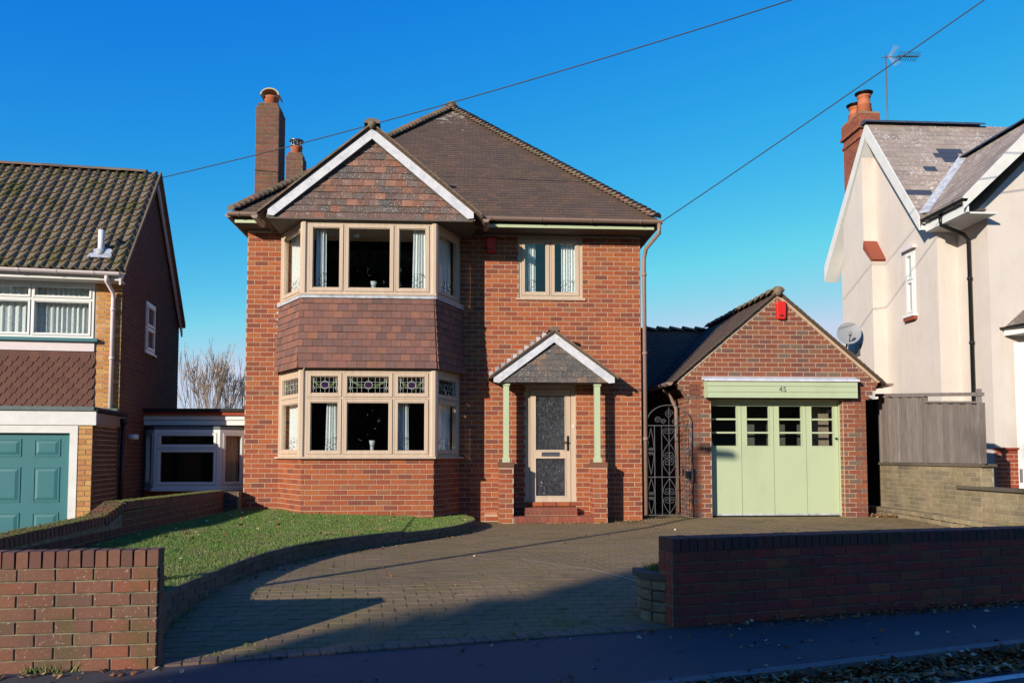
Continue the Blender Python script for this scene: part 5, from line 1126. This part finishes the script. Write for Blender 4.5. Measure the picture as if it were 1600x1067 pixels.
# roof A
SLC = Coll('slate', 'slate', NR, 300, 'slates_rest')
mb = MB(); mb.prism([(XV, AY0, EZ), (XV, AYM, AZR), (XV, AY1 + .1, EZ - .05), (XV, AY1 + .1, EZ - .12), (XV, AYM, AZR - .09), (XV, AY0, EZ - .07)], (5, 0, 0))
bsl = 1.0; BXR = 10.45; BZR = EZ + (BXR - 8.85) * bsl
yv = AY0 + (BZR - EZ) / asl; mb.prism([(8.85, -.5, EZ), (8.85, AY0, EZ), (BXR, yv, BZR), (BXR, -.5, BZR)], (0, 0, -.07)); mb.prism([(12.05, -.5, EZ), (12.05, 2.1, EZ), (BXR, 2.1, BZR), (BXR, -.5, BZR)], (0, 0, -.07))
rA = mb.build('roof', 'slate', NR)
la = math.hypot(AYM - AY0, AZR - EZ)
def in_valley(x, y, z): return False
A_, nA = axes((1, 0, 0), (0, AYM - AY0, AZR - EZ))
rg = .165; sw_ = .27
newset = {(6, 11), (6, 12), (5, 12), (5, 11), (8, 13), (8, 12), (8, 14), (9, 11), (9, 12), (9, 13)}
dark_at = [(2.62, 1.0), (2.62, 1.2), (2.3, 1.25), (2.05, 1.3), (1.55, .8), (.72, .62)]
k = 0; v = 0.
newS = Coll('new_slate', 'new_slate', NR, 300)
while v < la - .03:
    x = XV + (sw_ / 2 if k % 2 else 0) - sw_
    while x < 12.9:
        cx = x + sw_ / 2; a, b_ = max(x, XV), x + sw_; g1 = min(rg, la - v)
        y_ = AY0 + (v + g1 / 2) * (AYM - AY0) / la; z_ = EZ + (v + g1 / 2) * (AZR - EZ) / la
        zB = EZ + (cx - 8.85) * bsl
        if b_ - a > .05 and not (cx > 9.0 and zB > z_ + .14 + .0):
            M = Matrix.Translation(Vector(((a + b_) / 2, 0, 0)) + Vector((0, AY0, EZ)) + Vector((0, AYM - AY0, AZR - EZ)) / la * (v + g1 / 2) + nA * random.uniform(0, .003)) @ A_
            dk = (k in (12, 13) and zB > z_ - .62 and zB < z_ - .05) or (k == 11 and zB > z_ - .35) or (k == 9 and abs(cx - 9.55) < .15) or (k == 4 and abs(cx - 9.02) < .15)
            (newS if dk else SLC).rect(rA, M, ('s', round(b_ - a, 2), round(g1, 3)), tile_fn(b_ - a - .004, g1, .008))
        x += sw_
    v += rg; k += 1
newS.done()
lb = math.hypot(BXR - 8.85, BZR - EZ); ub = Vector((BXR - 8.85, 0, BZR - EZ)) / lb; A2_, nB = axes((0, -1, 0), ub)
v = 0; k = 0
while v < lb - .03:
    y = -.5 + (sw_ / 2 if k % 2 else 0) - sw_
    while y < 2.0:
        g1 = min(rg, lb - v); z_ = EZ + (v + g1 / 2) / lb * (BZR - EZ); a, b_ = max(y, -.52), y + sw_; cy = (a + b_) / 2; zA = EZ + (cy - AY0) * asl
        if b_ - a > .05 and zA < z_ + .14:
            M = Matrix.Translation(Vector((8.85, cy, EZ)) + ub * (v + g1 / 2) + nB * random.uniform(0, .003)) @ A2_
            SLC.rect(rA, M, ('s', round(b_ - a, 2), round(g1, 3)), tile_fn(b_ - a - .004, g1, .008))
        y += sw_
    v += rg; k += 1
SLC.done()
# valley lead
vt = Vector((BXR, AY0 + (BZR - EZ) / asl, BZR)); v0 = Vector((8.85, AY0, EZ)); dv = (vt - v0).normalized(); nv = (nA + nB).normalized(); sv = dv.cross(nv)
mb = MB(); mb.prism([v0 + sv * .09 + nv * .06, v0 - sv * .09 + nv * .06, vt - sv * .09 + nv * .06, vt + sv * .09 + nv * .06], nv * .01); mb.build('lead_valley', 'lead_sheet', NR)
RR = Coll('ridge_tile', 'new_slate', NR)
x = XV + .15
while x < 11.5:
    RR.rect(rA, Matrix.Translation((x, AYM, AZR - .02)) @ Matrix.Rotation(R(-90), 4, 'Z'), ('r',), bonnet(.13, .13, .45, flat=True)); x += .45
y = -.3
while y < 2: RR.rect(rA, Matrix.Translation((BXR, y, BZR - .02)), ('r',), bonnet(.13, .13, .45, flat=True)); y += .45
RR.done()
# bargeboards
for (y0, z0, y1, z1) in ((AY0 - .03, EZ - .02, AYM, AZR + .0), (AYM, AZR + .0, AY1 + .1, EZ - .05)):
    mb = MB(); w = .27; mb.prism([(XV - .03, y0, z0), (XV - .03, y1, z1), (XV - .03, y1, z1 - w * 1.35), (XV - .03, y0, z0 - w)], (.03, 0, 0)); mb.build('bargeboard', 'white_paint', NR)
    mb = MB(); mb.prism([(XV, y0, z0 - w * .9), (XV, y1, z1 - w * 1.3), (XV, y1, z1 - w * 1.3 - .02), (XV, y0, z0 - w * .9 - .02)], (.32, 0, 0)); mb.build('soffit', 'white_upvc', NR)
for (x0, z0, x1, z1) in ((8.78, EZ - .05, BXR, BZR + .02), (BXR, BZR + .02, 12.1, EZ - .05)):
    mb = MB(); w = .30; mb.prism([(x0, -.53, z0), (x1, -.53, z1), (x1, -.53, z1 - w * 1.2), (x0, -.53, z0 - w * .75)], (0, .03, 0)); mb.build('bargeboard', 'white_paint', NR)
mb = MB(); mb.box(8.88, 9.45, -.44, .76, 5.42, 5.45); mb.box(8.86, 8.89, -.5, .78, 5.43, 5.66); mb.build('eaves_soffit', 'white_upvc', NR)
gutter(NR, (8.80, -.53, 5.66), (8.80, .78, 5.66), r=.06, mat='black_plastic', first=.25, br=.4)
gutter
mb = MB(); mb.tube([(8.84, .28, 5.62), (8.86, .28, 5.42), (9.3, .30, 5.25), (9.40, .31, 5.15), (9.40, .31, .8)], .038, 8)
for z in (4.4, 3.2, 2.0): mb.tube([(9.40, .31, z), (9.40, .31, z + .05)], .05, 8)
mb.build('downpipe', 'black_plastic', NR)
# small side window
mb = MB(); 
window(NR, WA, -1.80, -1.50, 3.98, 5.25, [1], [.55, .45], mat='white_upvc', fw=.04, sw=.03, c=.03, sill=False)
mb = MB(); WA.box(mb, -1.84, -1.46, 3.86, 3.93, 0, .08); mb.build('brick_sill', 'red_chimney_brick', NR); mb = MB(); WA.box(mb, -1.85, -1.45, 3.93, 3.98, 0, .10); mb.build('window_sill', 'white_upvc', NR)
mb = MB(); WA.poly(mb, [(-1.88, 5.30), (-1.42, 5.30), (-1.42, 5.36), (-1.65, 5.42), (-1.88, 5.36)], 0, .09); mb.build('window_hood', 'pink_white_plastic', NR)
# front bay at the right edge of the picture
mb = MB(); mb.prism([(9.85, -.19, .3), (10.1, -.55, .3), (12, -.55, .3), (12, -.19, .3)], (0, 0, 2.85)); mb.build('bay', 'white_upvc', NR)
mb = MB(); mb.prism([(9.68, -.19, 3.28), (9.85, -.80, 3.28), (12.2, -.80, 3.28), (12.2, -.19, 3.28)], (0, 0, .11)); mb.build('bay_fascia', 'white_upvc', NR)
gutter(NR, (9.66, -.15, 3.43), (9.78, -.86, 3.43), r=.05, mat='black_plastic', first=2); gutter(NR, (9.78, -.87, 3.43), (12.2, -.87, 3.43), r=.05, mat='black_plastic', first=.6)
mb = MB(); mb.add([(9.72, -.16, 3.45), (9.83, -.82, 3.45), (12.2, -.82, 3.45), (12.2, -.16, 3.95), (10.3, -.16, 3.95)], [(0, 1, 4), (1, 2, 3, 4), (0, 4, 3, 2, 1)]); mb.build('bay_roof', 'slate', NR)
# chimney with pots
ch = chimney(NR, 9.17, 9.60, 3.78, 4.6, 5.5, 8.9, 'red_chimney_brick', 0, cap=200)
for i, (z, o) in enumerate(((8.5, .03), (8.72, .06), (8.80, .035))): mb = MB(); mb.box(9.17 - o, 9.60 + o, 3.78 - o, 4.6 + o, z, z + (.07 if i < 2 else .28)); cb_ = mb.build('corbel_course', 'dark_mortar', ch)
chb = Coll('corbel_brick', 'red_chimney_brick', NR, 200)
for z, o, hh in ((8.5, .03, .07), (8.72, .06, .07), (8.80, .035, .28)):
    for fr, L in ((Fr((9.17 - o, 3.78 - o, 0), 0), .43 + 2 * o), (Fr((9.17 - o, 4.6 + o, 0), -90), .82 + 2 * o)): brickwork(chb, ch, fr, 0, L, z, z + hh, L=.225, H=.07 if hh < .1 else .07)
chb.done()
mb = MB(); mb.prism([(9.16, 3.77, 9.08), (9.61, 3.77, 9.08), (9.61, 4.61, 9.08), (9.16, 4.61, 9.08)], (0, 0, .05)); mb.build('flaunching', 'pale_block', ch)
for y, h in ((3.98, .46), (4.40, .36)):
    mb = MB(); mb.lathe([(.19, 9.12), (.15, 9.12 + h * .5), (.165, 9.12 + h * .52), (.14, 9.12 + h * .55), (.135, 9.12 + h * .9), (.155, 9.12 + h * .92), (.155, 9.12 + h)], (9.38, y, 0), 16); p_ = mb.build('chimney_pot', 'terracotta', ch)
    mb = MB(); mb.lathe([(.20, 9.12 + h + .05), (.21, 9.12 + h + .07), (.06, 9.12 + h + .10)], (9.38, y, 0), 14); mb.build('pot_cap', 'black_plastic', p_)
mb = MB()
for k in range(14):
    t = k / 14; y = 3.0 + 1.65 * t; z = AZR - (y - AYM) * asl * .96 + .2
    mb = MB(); mb.prism([(9.11, y, z), (9.11, y + .1, z - .14), (9.11, y + .12, z - .02), (9.11, y + .03, z + .05)], (.006, 0, 0)); mb.build('flashing_step', 'lead_tile', NR)
# aerial
ae = thing('tv_aerial', (9.95, 4.0, 8.0), 'tall television aerial on a thin mast above the slate roof ridge', 'aerial')
mb = MB(); mb.tube([(9.95, 4.0, 7.4), (9.95, 4.0, 10.62)], .018, 6); mb.build('mast', 'aerial_metal', ae)
mb = MB(); mb.tube([(9.85, 4.0, 10.55), (10.72, 3.9, 10.55)], .012, 5); mb.build('boom', 'aerial_metal', ae)
for k in range(9):
    mb = MB(); x = 10.2 + k * .06; mb.tube([(x, 3.78, 10.5), (x, 4.06, 10.6)], .007, 4); mb.tube([(x, 3.78, 10.6), (x, 4.06, 10.5)], .007, 4); mb.build('director', 'aerial_metal', ae)
mb = MB(); 
for sg in (-1, 1):
    for q in range(4): mb.tube([(10.0 + q * .02, 3.98, 10.55), (10.12 + q * .03, 3.9 - .02 * q, 10.55 + sg * (.26 - q * .02))], .005, 4)
mb.build('reflector', 'aerial_metal', ae)
# satellite dish
dsh = thing('satellite_dish', (8.72, 3.2, 3.6), 'grey satellite dish fixed to the cream wall above the garage roof', 'satellite dish')
dc = Vector((8.42, 3.05, 3.80)); dn = Vector((-.35, -.9, .28)).normalized(); du = dn.cross(Vector((0, 0, 1))).normalized(); dw = du.cross(dn)
mb = MB(); vs = []; nR, nS = 5, 20
for i in range(nR + 1):
    r = .25 * i / nR
    for k in range(nS): a = 2 * math.pi * k / nS; vs.append(dc + du * r * math.cos(a) + dw * r * 1.05 * math.sin(a) + dn * (r * r * .6))
fs = [(i * nS + k, i * nS + (k + 1) % nS, (i + 1) * nS + (k + 1) % nS, (i + 1) * nS + k) for i in range(nR) for k in range(nS)]
mb.add(vs, fs, 0, True); mb.add([v - dn * .012 for v in vs], [tuple(reversed(f)) for f in fs], 0, True); mb.build('dish', 'dish_grey', dsh)
mb = MB(); mb.tube([dc - dw * .2, dc - dw * .16 + dn * .28], .012, 6); mb.build('arm', 'aerial_metal', dsh)
mb = MB(); mb.tube([dc - dw * .15 + dn * .25, dc - dw * .12 + dn * .33], .032, 8); mb.build('receiver', 'dish_grey', dsh)
mb = MB(); mb.tube([dc - dn * .02, dc - dn * .12, (8.45, 3.28, 3.45), (8.74, 3.3, 3.42)], .022, 6); mb.box(8.72, 8.745, 3.2, 3.4, 3.35, 3.6); mb.build('bracket', 'aerial_metal', dsh)

# ================================================================== SIDE FENCE AND WALL
FX = 7.75; SF = Fr((FX, 0, 0), -90)      # a = -y, faces -x
pw = thing('side_wall', (FX, -1, 0), 'pale weathered block wall beside the drive, carrying the grey timber fence', 'wall')
mb = MB(); core(mb, SF, -.62, 2.30, -.1, .965, .2, c=0); core(mb, SF, 2.30, 5.6, -.1, .62, .2); mb.build('wall_core', 'pale_mortar', pw)
PWc = Coll('block', 'pale_block', pw, 300, 'blocks_rest')
brickwork(PWc, pw, SF, -.62, 2.30, .06, .96, L=.34, H=.075, J=.009, pr=.006, jit=.002, off=.1); brickwork(PWc, pw, SF, 2.30, 5.6, .06, .61, L=.34, H=.075, J=.009, pr=.006, jit=.002, off=.1); brickwork(PWc, pw, Fr(SF.P(2.30, 0, 0), 0), 0, .2, .66, .96, L=.34, H=.075, J=.009, pr=.004); PWc.done()
for a0, a1, z in ((-.66, 2.36, .965), (1.75, 5.7, .62)):
    n = 5
    for i in range(n): mb = MB(); d = (a1 - a0) / n; SF.box(mb, a0 + i * d + .003, a0 + (i + 1) * d - .003, z + .001, z + .045, -.22, .035 + .02 * (z < .9)); mb.build('coping_stone', 'edge_block', pw)
KB = Coll('edging_block', 'pale_block', pw, 200)
for i in range(24):
    a = -1.05 + i * .30
    for k in range(2):
        M = Matrix.Translation(SF.P(a + (.15 if k else 0), zg(7.6, -a) + .035 + k * .075, .16)) @ Matrix.Rotation(R(-90), 4, 'Z'); KB.rect(pw, M, ('k',), brick_fn(.29, .068, .14, .02, .006, .004))
KB.done()
fe = thing('timber_fence', (FX, -1, 1), 'weathered grey timber fence on top of the pale block wall', 'fence')
a = -.55; i = 0; FB = Coll('board', 'grey_wood', fe, 100)
while a < 2.28:
    w = .153; top = 2.235 - (a + .68) * .07 - (.0 if a < .85 else .095)
    M = Matrix.Translation(SF.P(a + w / 2, (1.015 + top) / 2, -.03 + (.022 if i % 2 else 0))) @ Matrix.Rotation(R(-90) + random.uniform(-.02, .02), 4, 'Z')
    hh = top - 1.015
    FB.rect(fe, M, ('f', round(hh, 2), i % 3), lambda mb, M, tint=0., hh=hh, w=w: mb.hexa([M @ Vector(p) for p in [(-w / 2, -.01, -hh / 2), (w / 2, -.01, -hh / 2), (w / 2, .012, -hh / 2), (-w / 2, .012, -hh / 2), (-w / 2, -.01, hh / 2), (w / 2, -.01, hh / 2 - .01), (w / 2, .012, hh / 2 - .01), (-w / 2, .012, hh / 2)]], tint)); a += .148; i += 1
FB.done()
for a in (-.60, -.28, .86, 2.27): mb = MB(); SF.box(mb, a, a + .035, .98, 2.24 if a < .5 else 2.14, -.05, .012); mb.build('post', 'grey_wood', fe)
mb = MB(); mb.prism([SF.P(-.68, 2.24, -.08), SF.P(-.68, 2.24, .03), SF.P(2.32, 2.03, .03), SF.P(2.32, 2.03, -.08)], (0, 0, .055)); mb.build('top_rail', 'grey_wood', fe)
mb = MB(); mb.prism([SF.P(.9, 2.02, -.01), SF.P(2.27, 1.925, -.01), SF.P(2.27, 1.955, -.01), SF.P(.9, 2.05, -.01)], (-.03, 0, 0)); mb.build('rail', 'grey_wood', fe)
ag = thing('alley_shade_boards', (FX, 2, 0), 'near-black boards added as the shade of the narrow alley behind the grey fence', 'fence')  # boards added to fill the alley gap, coloured near-black as its shade
mb = MB(); mb.box(FX + .03, FX + .08, .66, 5.0, .0, .3); mb.build('gravel_board', 'soffit_dark', ag)
for k in range(29): mb = MB(); y = .68 + k * .15; mb.box(FX + (.0 if k % 2 else .012), FX + .04 + .002 * (k % 2), y, y + .155 if k % 2 else y + .147, .02, 2.20); mb.build('board', 'alley_shade', ag)

# ================================================================== POLES, CABLES
TP = Vector((8.6, -4.9, 0)); tp = thing('telegraph_pole', (8.6, -4.9, -.1), 'tall wooden telegraph pole carrying the overhead cables, right of the drive', 'pole')
mb = MB(); mb.tube([(8.6, -4.9, -.2), (8.6, -4.9, 8.6)], [.14, .10], 10); mb.build('pole', 'pale_bark', tp); mb = MB(); mb.tube([(8.3, -4.9, 8.3), (8.9, -4.9, 8.3)], .04, 6); mb.build('crossarm', 'pale_bark', tp)
def cable(a, b_, sag, label, r=.011, n=30):
    a, b_ = Vector(a), Vector(b_); mb = MB(); mb.tube([a.lerp(b_, t / n) - Vector((0, 0, sag * 4 * (t / n) * (1 - t / n))) for t in range(n + 1)], r * .8, 5); tag(mb.build('overhead_cable', 'cable_black'), label, 'cable', 'overhead cables')
gcorner = LF_.P(.12, 6.35, -1.8)
cable((3.33, -.45, 5.12), (8.6, -4.9, 8.3), .03, 'thin black cable rising from the right eaves of the brick house')
cable((-5.75, 1.35, 6.38), (8.6, -4.9, 8.28), .22, 'thin black cable crossing the sky from the mossy roof above the gable')
# street lamp whose shadow crosses the drive
lp = Vector((4.07, 0, 0)) - Vector((math.sin(SUN_AZ), math.cos(SUN_AZ), 0)) * 14.6
sl_ = thing('street_lamp', (lp.x, lp.y, -.2), 'grey steel street lamp column on the pavement left of the picture', 'street lamp')
hz = 1.22 + 14.6 * math.tan(SUN_EL)
mb = MB(); mb.tube([(lp.x, lp.y, -.25), (lp.x, lp.y, hz)], [.055, .042], 10); mb.build('column', 'grey_plastic', sl_)
mb = MB(); mb.tube([(lp.x, lp.y, hz - .02), (lp.x + .18, lp.y, hz + .02)], .03, 8); mb.prism([(lp.x + .12, lp.y - .1, hz - .03), (lp.x + .6, lp.y - .07, hz - .06), (lp.x + .6, lp.y + .07, hz - .06), (lp.x + .12, lp.y + .1, hz - .03)], (0, 0, .11)); mb.build('lantern', 'grey_plastic', sl_)

# ================================================================== TREES
def branch(mb, p, d, L, r, lev, rng, spread=.5, up=.1, mn=.004, kids=(2, 4)):
    n = 4 if lev > 1 else 3; pts = [p.copy()]; q = p.copy(); dd = d.copy()
    for i in range(n):
        dd = (dd + Vector((rng.gauss(0, .09), rng.gauss(0, .09), rng.gauss(0, .06) + up * .3))).normalized(); q = q + dd * L / n; pts.append(q.copy())
    mb.tube(pts, [max(mn, r * (1 - .55 * i / n)) for i in range(n + 1)], 5 if lev > 1 else 3, rng.random(), False)
    if lev <= 0: return
    for k in range(rng.randint(*kids)):
        t = rng.uniform(.35, 1); i = min(n - 1, int(t * n)); o = pts[i].lerp(pts[i + 1], t * n - i)
        ax = Vector((rng.gauss(0, 1), rng.gauss(0, 1), rng.gauss(0, .4))); ax = (ax - dd * ax.dot(dd)).normalized()
        nd = (dd + ax * rng.uniform(spread * .5, spread * 1.2) + Vector((0, 0, up))).normalized()
        branch(mb, o, nd, L * rng.uniform(.5, .72), r * .5, lev - 1, rng, spread, up, mn, kids)
    branch(mb, pts[-1], dd, L * .65, r * .45, lev - 1, rng, spread, up, mn, kids)
def bare_tree(x, y, h, label, seed, stems=1, spread=.5, up=.1, lev=4, r=.16, mn=.006, group=None):
    rng = random.Random(seed); t = thing('bare_tree', (x, y, 0), label, 'tree', group)
    mt = MB(); mc = MB()
    for s in range(stems):
        a = rng.uniform(0, 6.28); d = Vector((math.cos(a) * .28 * (stems > 1), math.sin(a) * .28 * (stems > 1), 1)).normalized()
        p0 = Vector((x + .15 * math.cos(a) * (stems > 1), y + .15 * math.sin(a) * (stems > 1), -.1)); p1 = p0 + d * h * .3
        mt.tube([p0, p0.lerp(p1, .5) + Vector((.03, .02, 0)), p1], [r, r * .8, r * .65], 8)
        for k in range(5 if stems == 1 else 3):
            b_ = rng.uniform(0, 6.28); nd = (d + Vector((math.cos(b_), math.sin(b_), 0)) * spread * rng.uniform(.4, 1.1)).normalized(); branch(mc, p0.lerp(p1, rng.uniform(.6, 1)), nd, h * .3, r * .5, lev, rng, spread, up, mn)
    mt.build('trunk', 'pale_bark', t); tag(mc.build('branches', 'pale_bark', t), kind='stuff'); return t
bare_tree(-9.0, 16, 5.6, 'bare many stemmed tree behind the flat roofed extension', 4, stems=6, spread=.34, up=.2, lev=3, r=.05, mn=.007)
bare_tree(-12.0, 18, 4.2, 'small bare shrub like tree showing just right of the ochre house', 9, stems=4, spread=.4, up=.14, lev=3, r=.035, mn=.006)
# opposite side of the road (behind the camera): what the glass reflects and what shades the pavement
def crown(x, y, z0, z1, rx, ry, n, seed, size=.22, cone=False):
    rng = random.Random(seed); mb = MB()
    cl = [(rng.uniform(-1, 1), rng.uniform(-1, 1), rng.random()) for _ in range(60)]
    for i in range(n):
        a = rng.uniform(0, 6.28); t = rng.random(); rad = (rng.random() ** .45)
        prof = (1 - t) ** .7 + .08 if cone else math.sqrt(max(0, 1 - (2 * t - 1) ** 2)) * .9 + .1
        lump = 1 + .22 * math.sin(a * 3 + t * 9 + seed) + .12 * math.sin(a * 7 - t * 17)
        p = Vector((x + rx * rad * prof * lump * math.cos(a), y + ry * rad * prof * lump * math.sin(a), z0 + (z1 - z0) * t + rng.gauss(0, .15)))
        u = Vector((rng.gauss(0, 1), rng.gauss(0, 1), rng.gauss(0, 1))).normalized() * size * rng.uniform(.5, 1.2); w = u.cross(Vector((rng.gauss(0, 1), rng.gauss(0, 1), rng.gauss(0, 1)))).normalized() * size * .6
        mb.add([p - u, p + w, p + u, p - w], [(0, 1, 2, 3)], rng.random())
    return mb
def evergreen(x, y, h, rx, label, seed, n=5000, cone=False, z0=.4, ry=None):
    t = thing('evergreen_tree', (x, y, -.3), label, 'tree', 'trees across the road'); m = MB(); m.tube([(x, y, -.4), (x, y, h * .8)], [.25, .06], 8); m.build('trunk', 'bark', t)
    tag(crown(x, y, z0, h, rx, ry or rx, n, seed, size=.36, cone=cone).build('crown', 'evergreen_leaf', t), kind='stuff')
for i, (x, h, rx) in enumerate(((-14.1, 8.2, 1.9), (-11.9, 8.5, 2.0), (-9.6, 9.5, 2.2), (-7.0, 12.5, 2.8), (-3.6, 14, 3.0), (-.6, 12.5, 2.4), (1.6, 8.0, 1.8))):
    evergreen(x, -26 - (i % 2) * .8, h, rx, ['dense dark evergreen tree at the left end of the row across the road', 'second evergreen of the row across the road', 'third and slightly taller evergreen across the road', 'tall evergreen across the road behind the camera', 'tallest evergreen in the row across the road', 'tall narrow evergreen near the opposite house', 'low round evergreen beside the opposite house'][i], 20 + i, 5200 if i < 3 else 3600, z0=-.6 if i < 3 else 0)
for i, (x, h) in enumerate(((15, 6.5), (18.5, 8), (22.5, 6), (27, 9))): evergreen(x, -26.5, h, 2.3, ['rounded evergreen just right of the opposite house', 'taller evergreen to the right of the opposite house', 'low wide evergreen further right across the road', 'large evergreen at the right end of the row across the road'][i], 50 + i, 3500)
evergreen(-13.0, -25.4, 8.5, 1.7, 'evergreen filling the gap between the first two trees across the road', 77, 4200, z0=-.6)
bare_tree(-12.6, -29, 14.5, 'tall bare street tree behind the evergreens across the road', 31, spread=.42, up=.12, lev=4, r=.24, mn=.014)
bare_tree(-9.4, -29.5, 14.5, 'second tall bare street tree across the road', 33, spread=.45, up=.1, lev=4, r=.24, mn=.014)
oh = thing('opposite_house', (8, -28, 0), 'cream house with a dark gabled roof across the road behind the camera', 'house')
mb = MB(); mb.box(4, 12.5, -33, -26, -.3, 5.2); mb.prism([(4, -33, 5.2), (4, -26, 5.2), (4, -29.5, 8.6)], (8.5, 0, 0)); mb.build('wall', 'render_paint', oh)
for sg in (-1, 1): mb = MB(); mb.prism([(3.8, -29.5, 8.75), (3.8, -29.5 + sg * 3.9, 5.0), (3.8, -29.5 + sg * 3.9, 4.85), (3.8, -29.5, 8.6)], (8.9, 0, 0)); mb.build('roof', 'roof_tile', oh)
for x in (5, 7.3, 10): 
    for z in (.8, 3.3): mb = MB(); mb.box(x, x + 1.4, -26.0, -25.95, z, z + 1.3); w_o = mb.build('window', 'white_upvc', oh); mb = MB(); mb.box(x + .08, x + 1.32, -25.96, -25.94, z + .08, z + 1.22); mb.build('pane', 'new_slate', w_o)

# ================================================================== FALLEN LEAVES AND WEEDS
def leaves(name, pts, smin=.018, smax=.04, seed=1):
    rng = random.Random(seed); mb = MB()
    for (x, y, z) in pts:
        s = rng.uniform(smin, smax); a = rng.uniform(0, 6.28); u = Vector((math.cos(a), math.sin(a), rng.gauss(0, .25))) * s; w = Vector((-math.sin(a), math.cos(a), rng.gauss(0, .35))) * s * .55; c = Vector((x, y, z + s * .25)); up = Vector((0, 0, s * .3))
        mb.add([c - u, c - u * .3 + w + up, c + u * .6 + w * .7, c + u, c + u * .5 - w * .8 + up * .8, c - u * .4 - w], [(0, 1, 2, 3, 4, 5)], rng.random())
    return mb.build(name, 'dead_leaf', at=Vector((0, -5, 0)))
rng = random.Random(11); pts = []
while len(pts) < 240:
    x, y = rng.uniform(-3.8, .1), -8.2 + 8 * rng.random()
    if in_tri((x, y), LAWN): pts.append((x, y, zl(x, y) + .025))
tag(leaves('lawn_leaves', pts, .014, .032), 'pale fallen leaves scattered over the lawn', 'fallen leaves', kind='stuff')
pts = []
for _ in range(110): x = rng.uniform(-1.5, 7.5); y = rng.uniform(yf(x) + .3, -.3); pts.append((x, y, zg(x, y))) if not in_tri((x, y), LAWN) else 0
for _ in range(60): x = rng.uniform(.2, 3.1); pts.append((x, rng.gauss(-.5, .05), zg(x, -.5)))
for _ in range(40): x = rng.uniform(2.5, 3.1); pts.append((x, rng.uniform(-.3, -.05), zg(x, -.2)))
for _ in range(150): x = rng.uniform(7.22, 7.6); pts.append((x, rng.gauss(-.05, .12), zg(x, 0) + rng.random() * .05))
for _ in range(90): s = rng.uniform(2, arc[-1]); (x, y), a = along(s); pts.append((x + .08 + rng.random() * .12, y - .06, zg(x, y)))
tag(leaves('drive_leaves', pts, .012, .03, 2), 'brown fallen leaves scattered on the block paved drive', 'fallen leaves', kind='stuff')
pts = []
for _ in range(650): x = 1.9 + 5 * (rng.random() ** .8); d = abs(rng.gauss(0, .07)); pts.append((x, yf(x) - .02 - d, -.198 + max(0, .05 - d) * rng.random()))
for _ in range(160): x = rng.uniform(-2.8, 5); pts.append((x, yf(x) - rng.random() * 1.3, -.199))
for _ in range(120): x = rng.uniform(-4.5, -2.0); pts.append((x, yf(x) - .03 - abs(rng.gauss(0, .1)), -.199))
tag(leaves('pavement_leaves', pts, .010, .028, 3), 'brown leaves drifted along the foot of the front walls', 'fallen leaves', kind='stuff')
pts = []
for _ in range(5200): x = rng.uniform(.8, 6); d = abs(rng.gauss(.0, .10)); pts.append((x, kf(x) - .004 - d, -.303 + rng.random() * max(.02, .105 - d * 1.1)))
tag(leaves('gutter_leaves', pts, .012, .035, 4), 'thick brown leaf litter lying along the kerb', 'fallen leaves', kind='stuff')
mb = MB(); rng = random.Random(8)
def tuft(x, y, z, n, h, s):
    for _ in range(n):
        a = rng.uniform(0, 6.28); px, py = x + rng.gauss(0, s), y + rng.gauss(0, s); l = h * rng.uniform(.4, 1); mb.add([(px - .004 * math.cos(a), py - .004 * math.sin(a), z), (px + .004 * math.cos(a), py + .004 * math.sin(a), z), (px + rng.gauss(0, l * .5), py + rng.gauss(0, l * .5), z + l)], [(0, 1, 2)], rng.random() * .5)
for _ in range(90): x = rng.uniform(-1.9, 1.3); y = yf(x) + abs(rng.gauss(.1, .35)); tuft(x, y, zg(x, y) - .008, rng.randint(4, 14), .035, .018)
for _ in range(26): s = rng.uniform(.3, arc[-1] - .2); (x, y), a = along(s); tuft(x + .02, y, zg(x, y), 10, .05, .02)
tuft(1.58, -7.32, .19, 160, .09, .05); tuft(8.2, -3.2, .0, 900, .3, .35)
for _ in range(22): x = -2.7 + rng.random() * .3; tuft(x, yf(x) - .01, -.2, 5, .07, .02)
tag(mb.build('weeds', 'grass_blade', at=Vector((0, -8, 0))), 'small green weeds growing in the joints of the paving', 'weeds', kind='stuff')
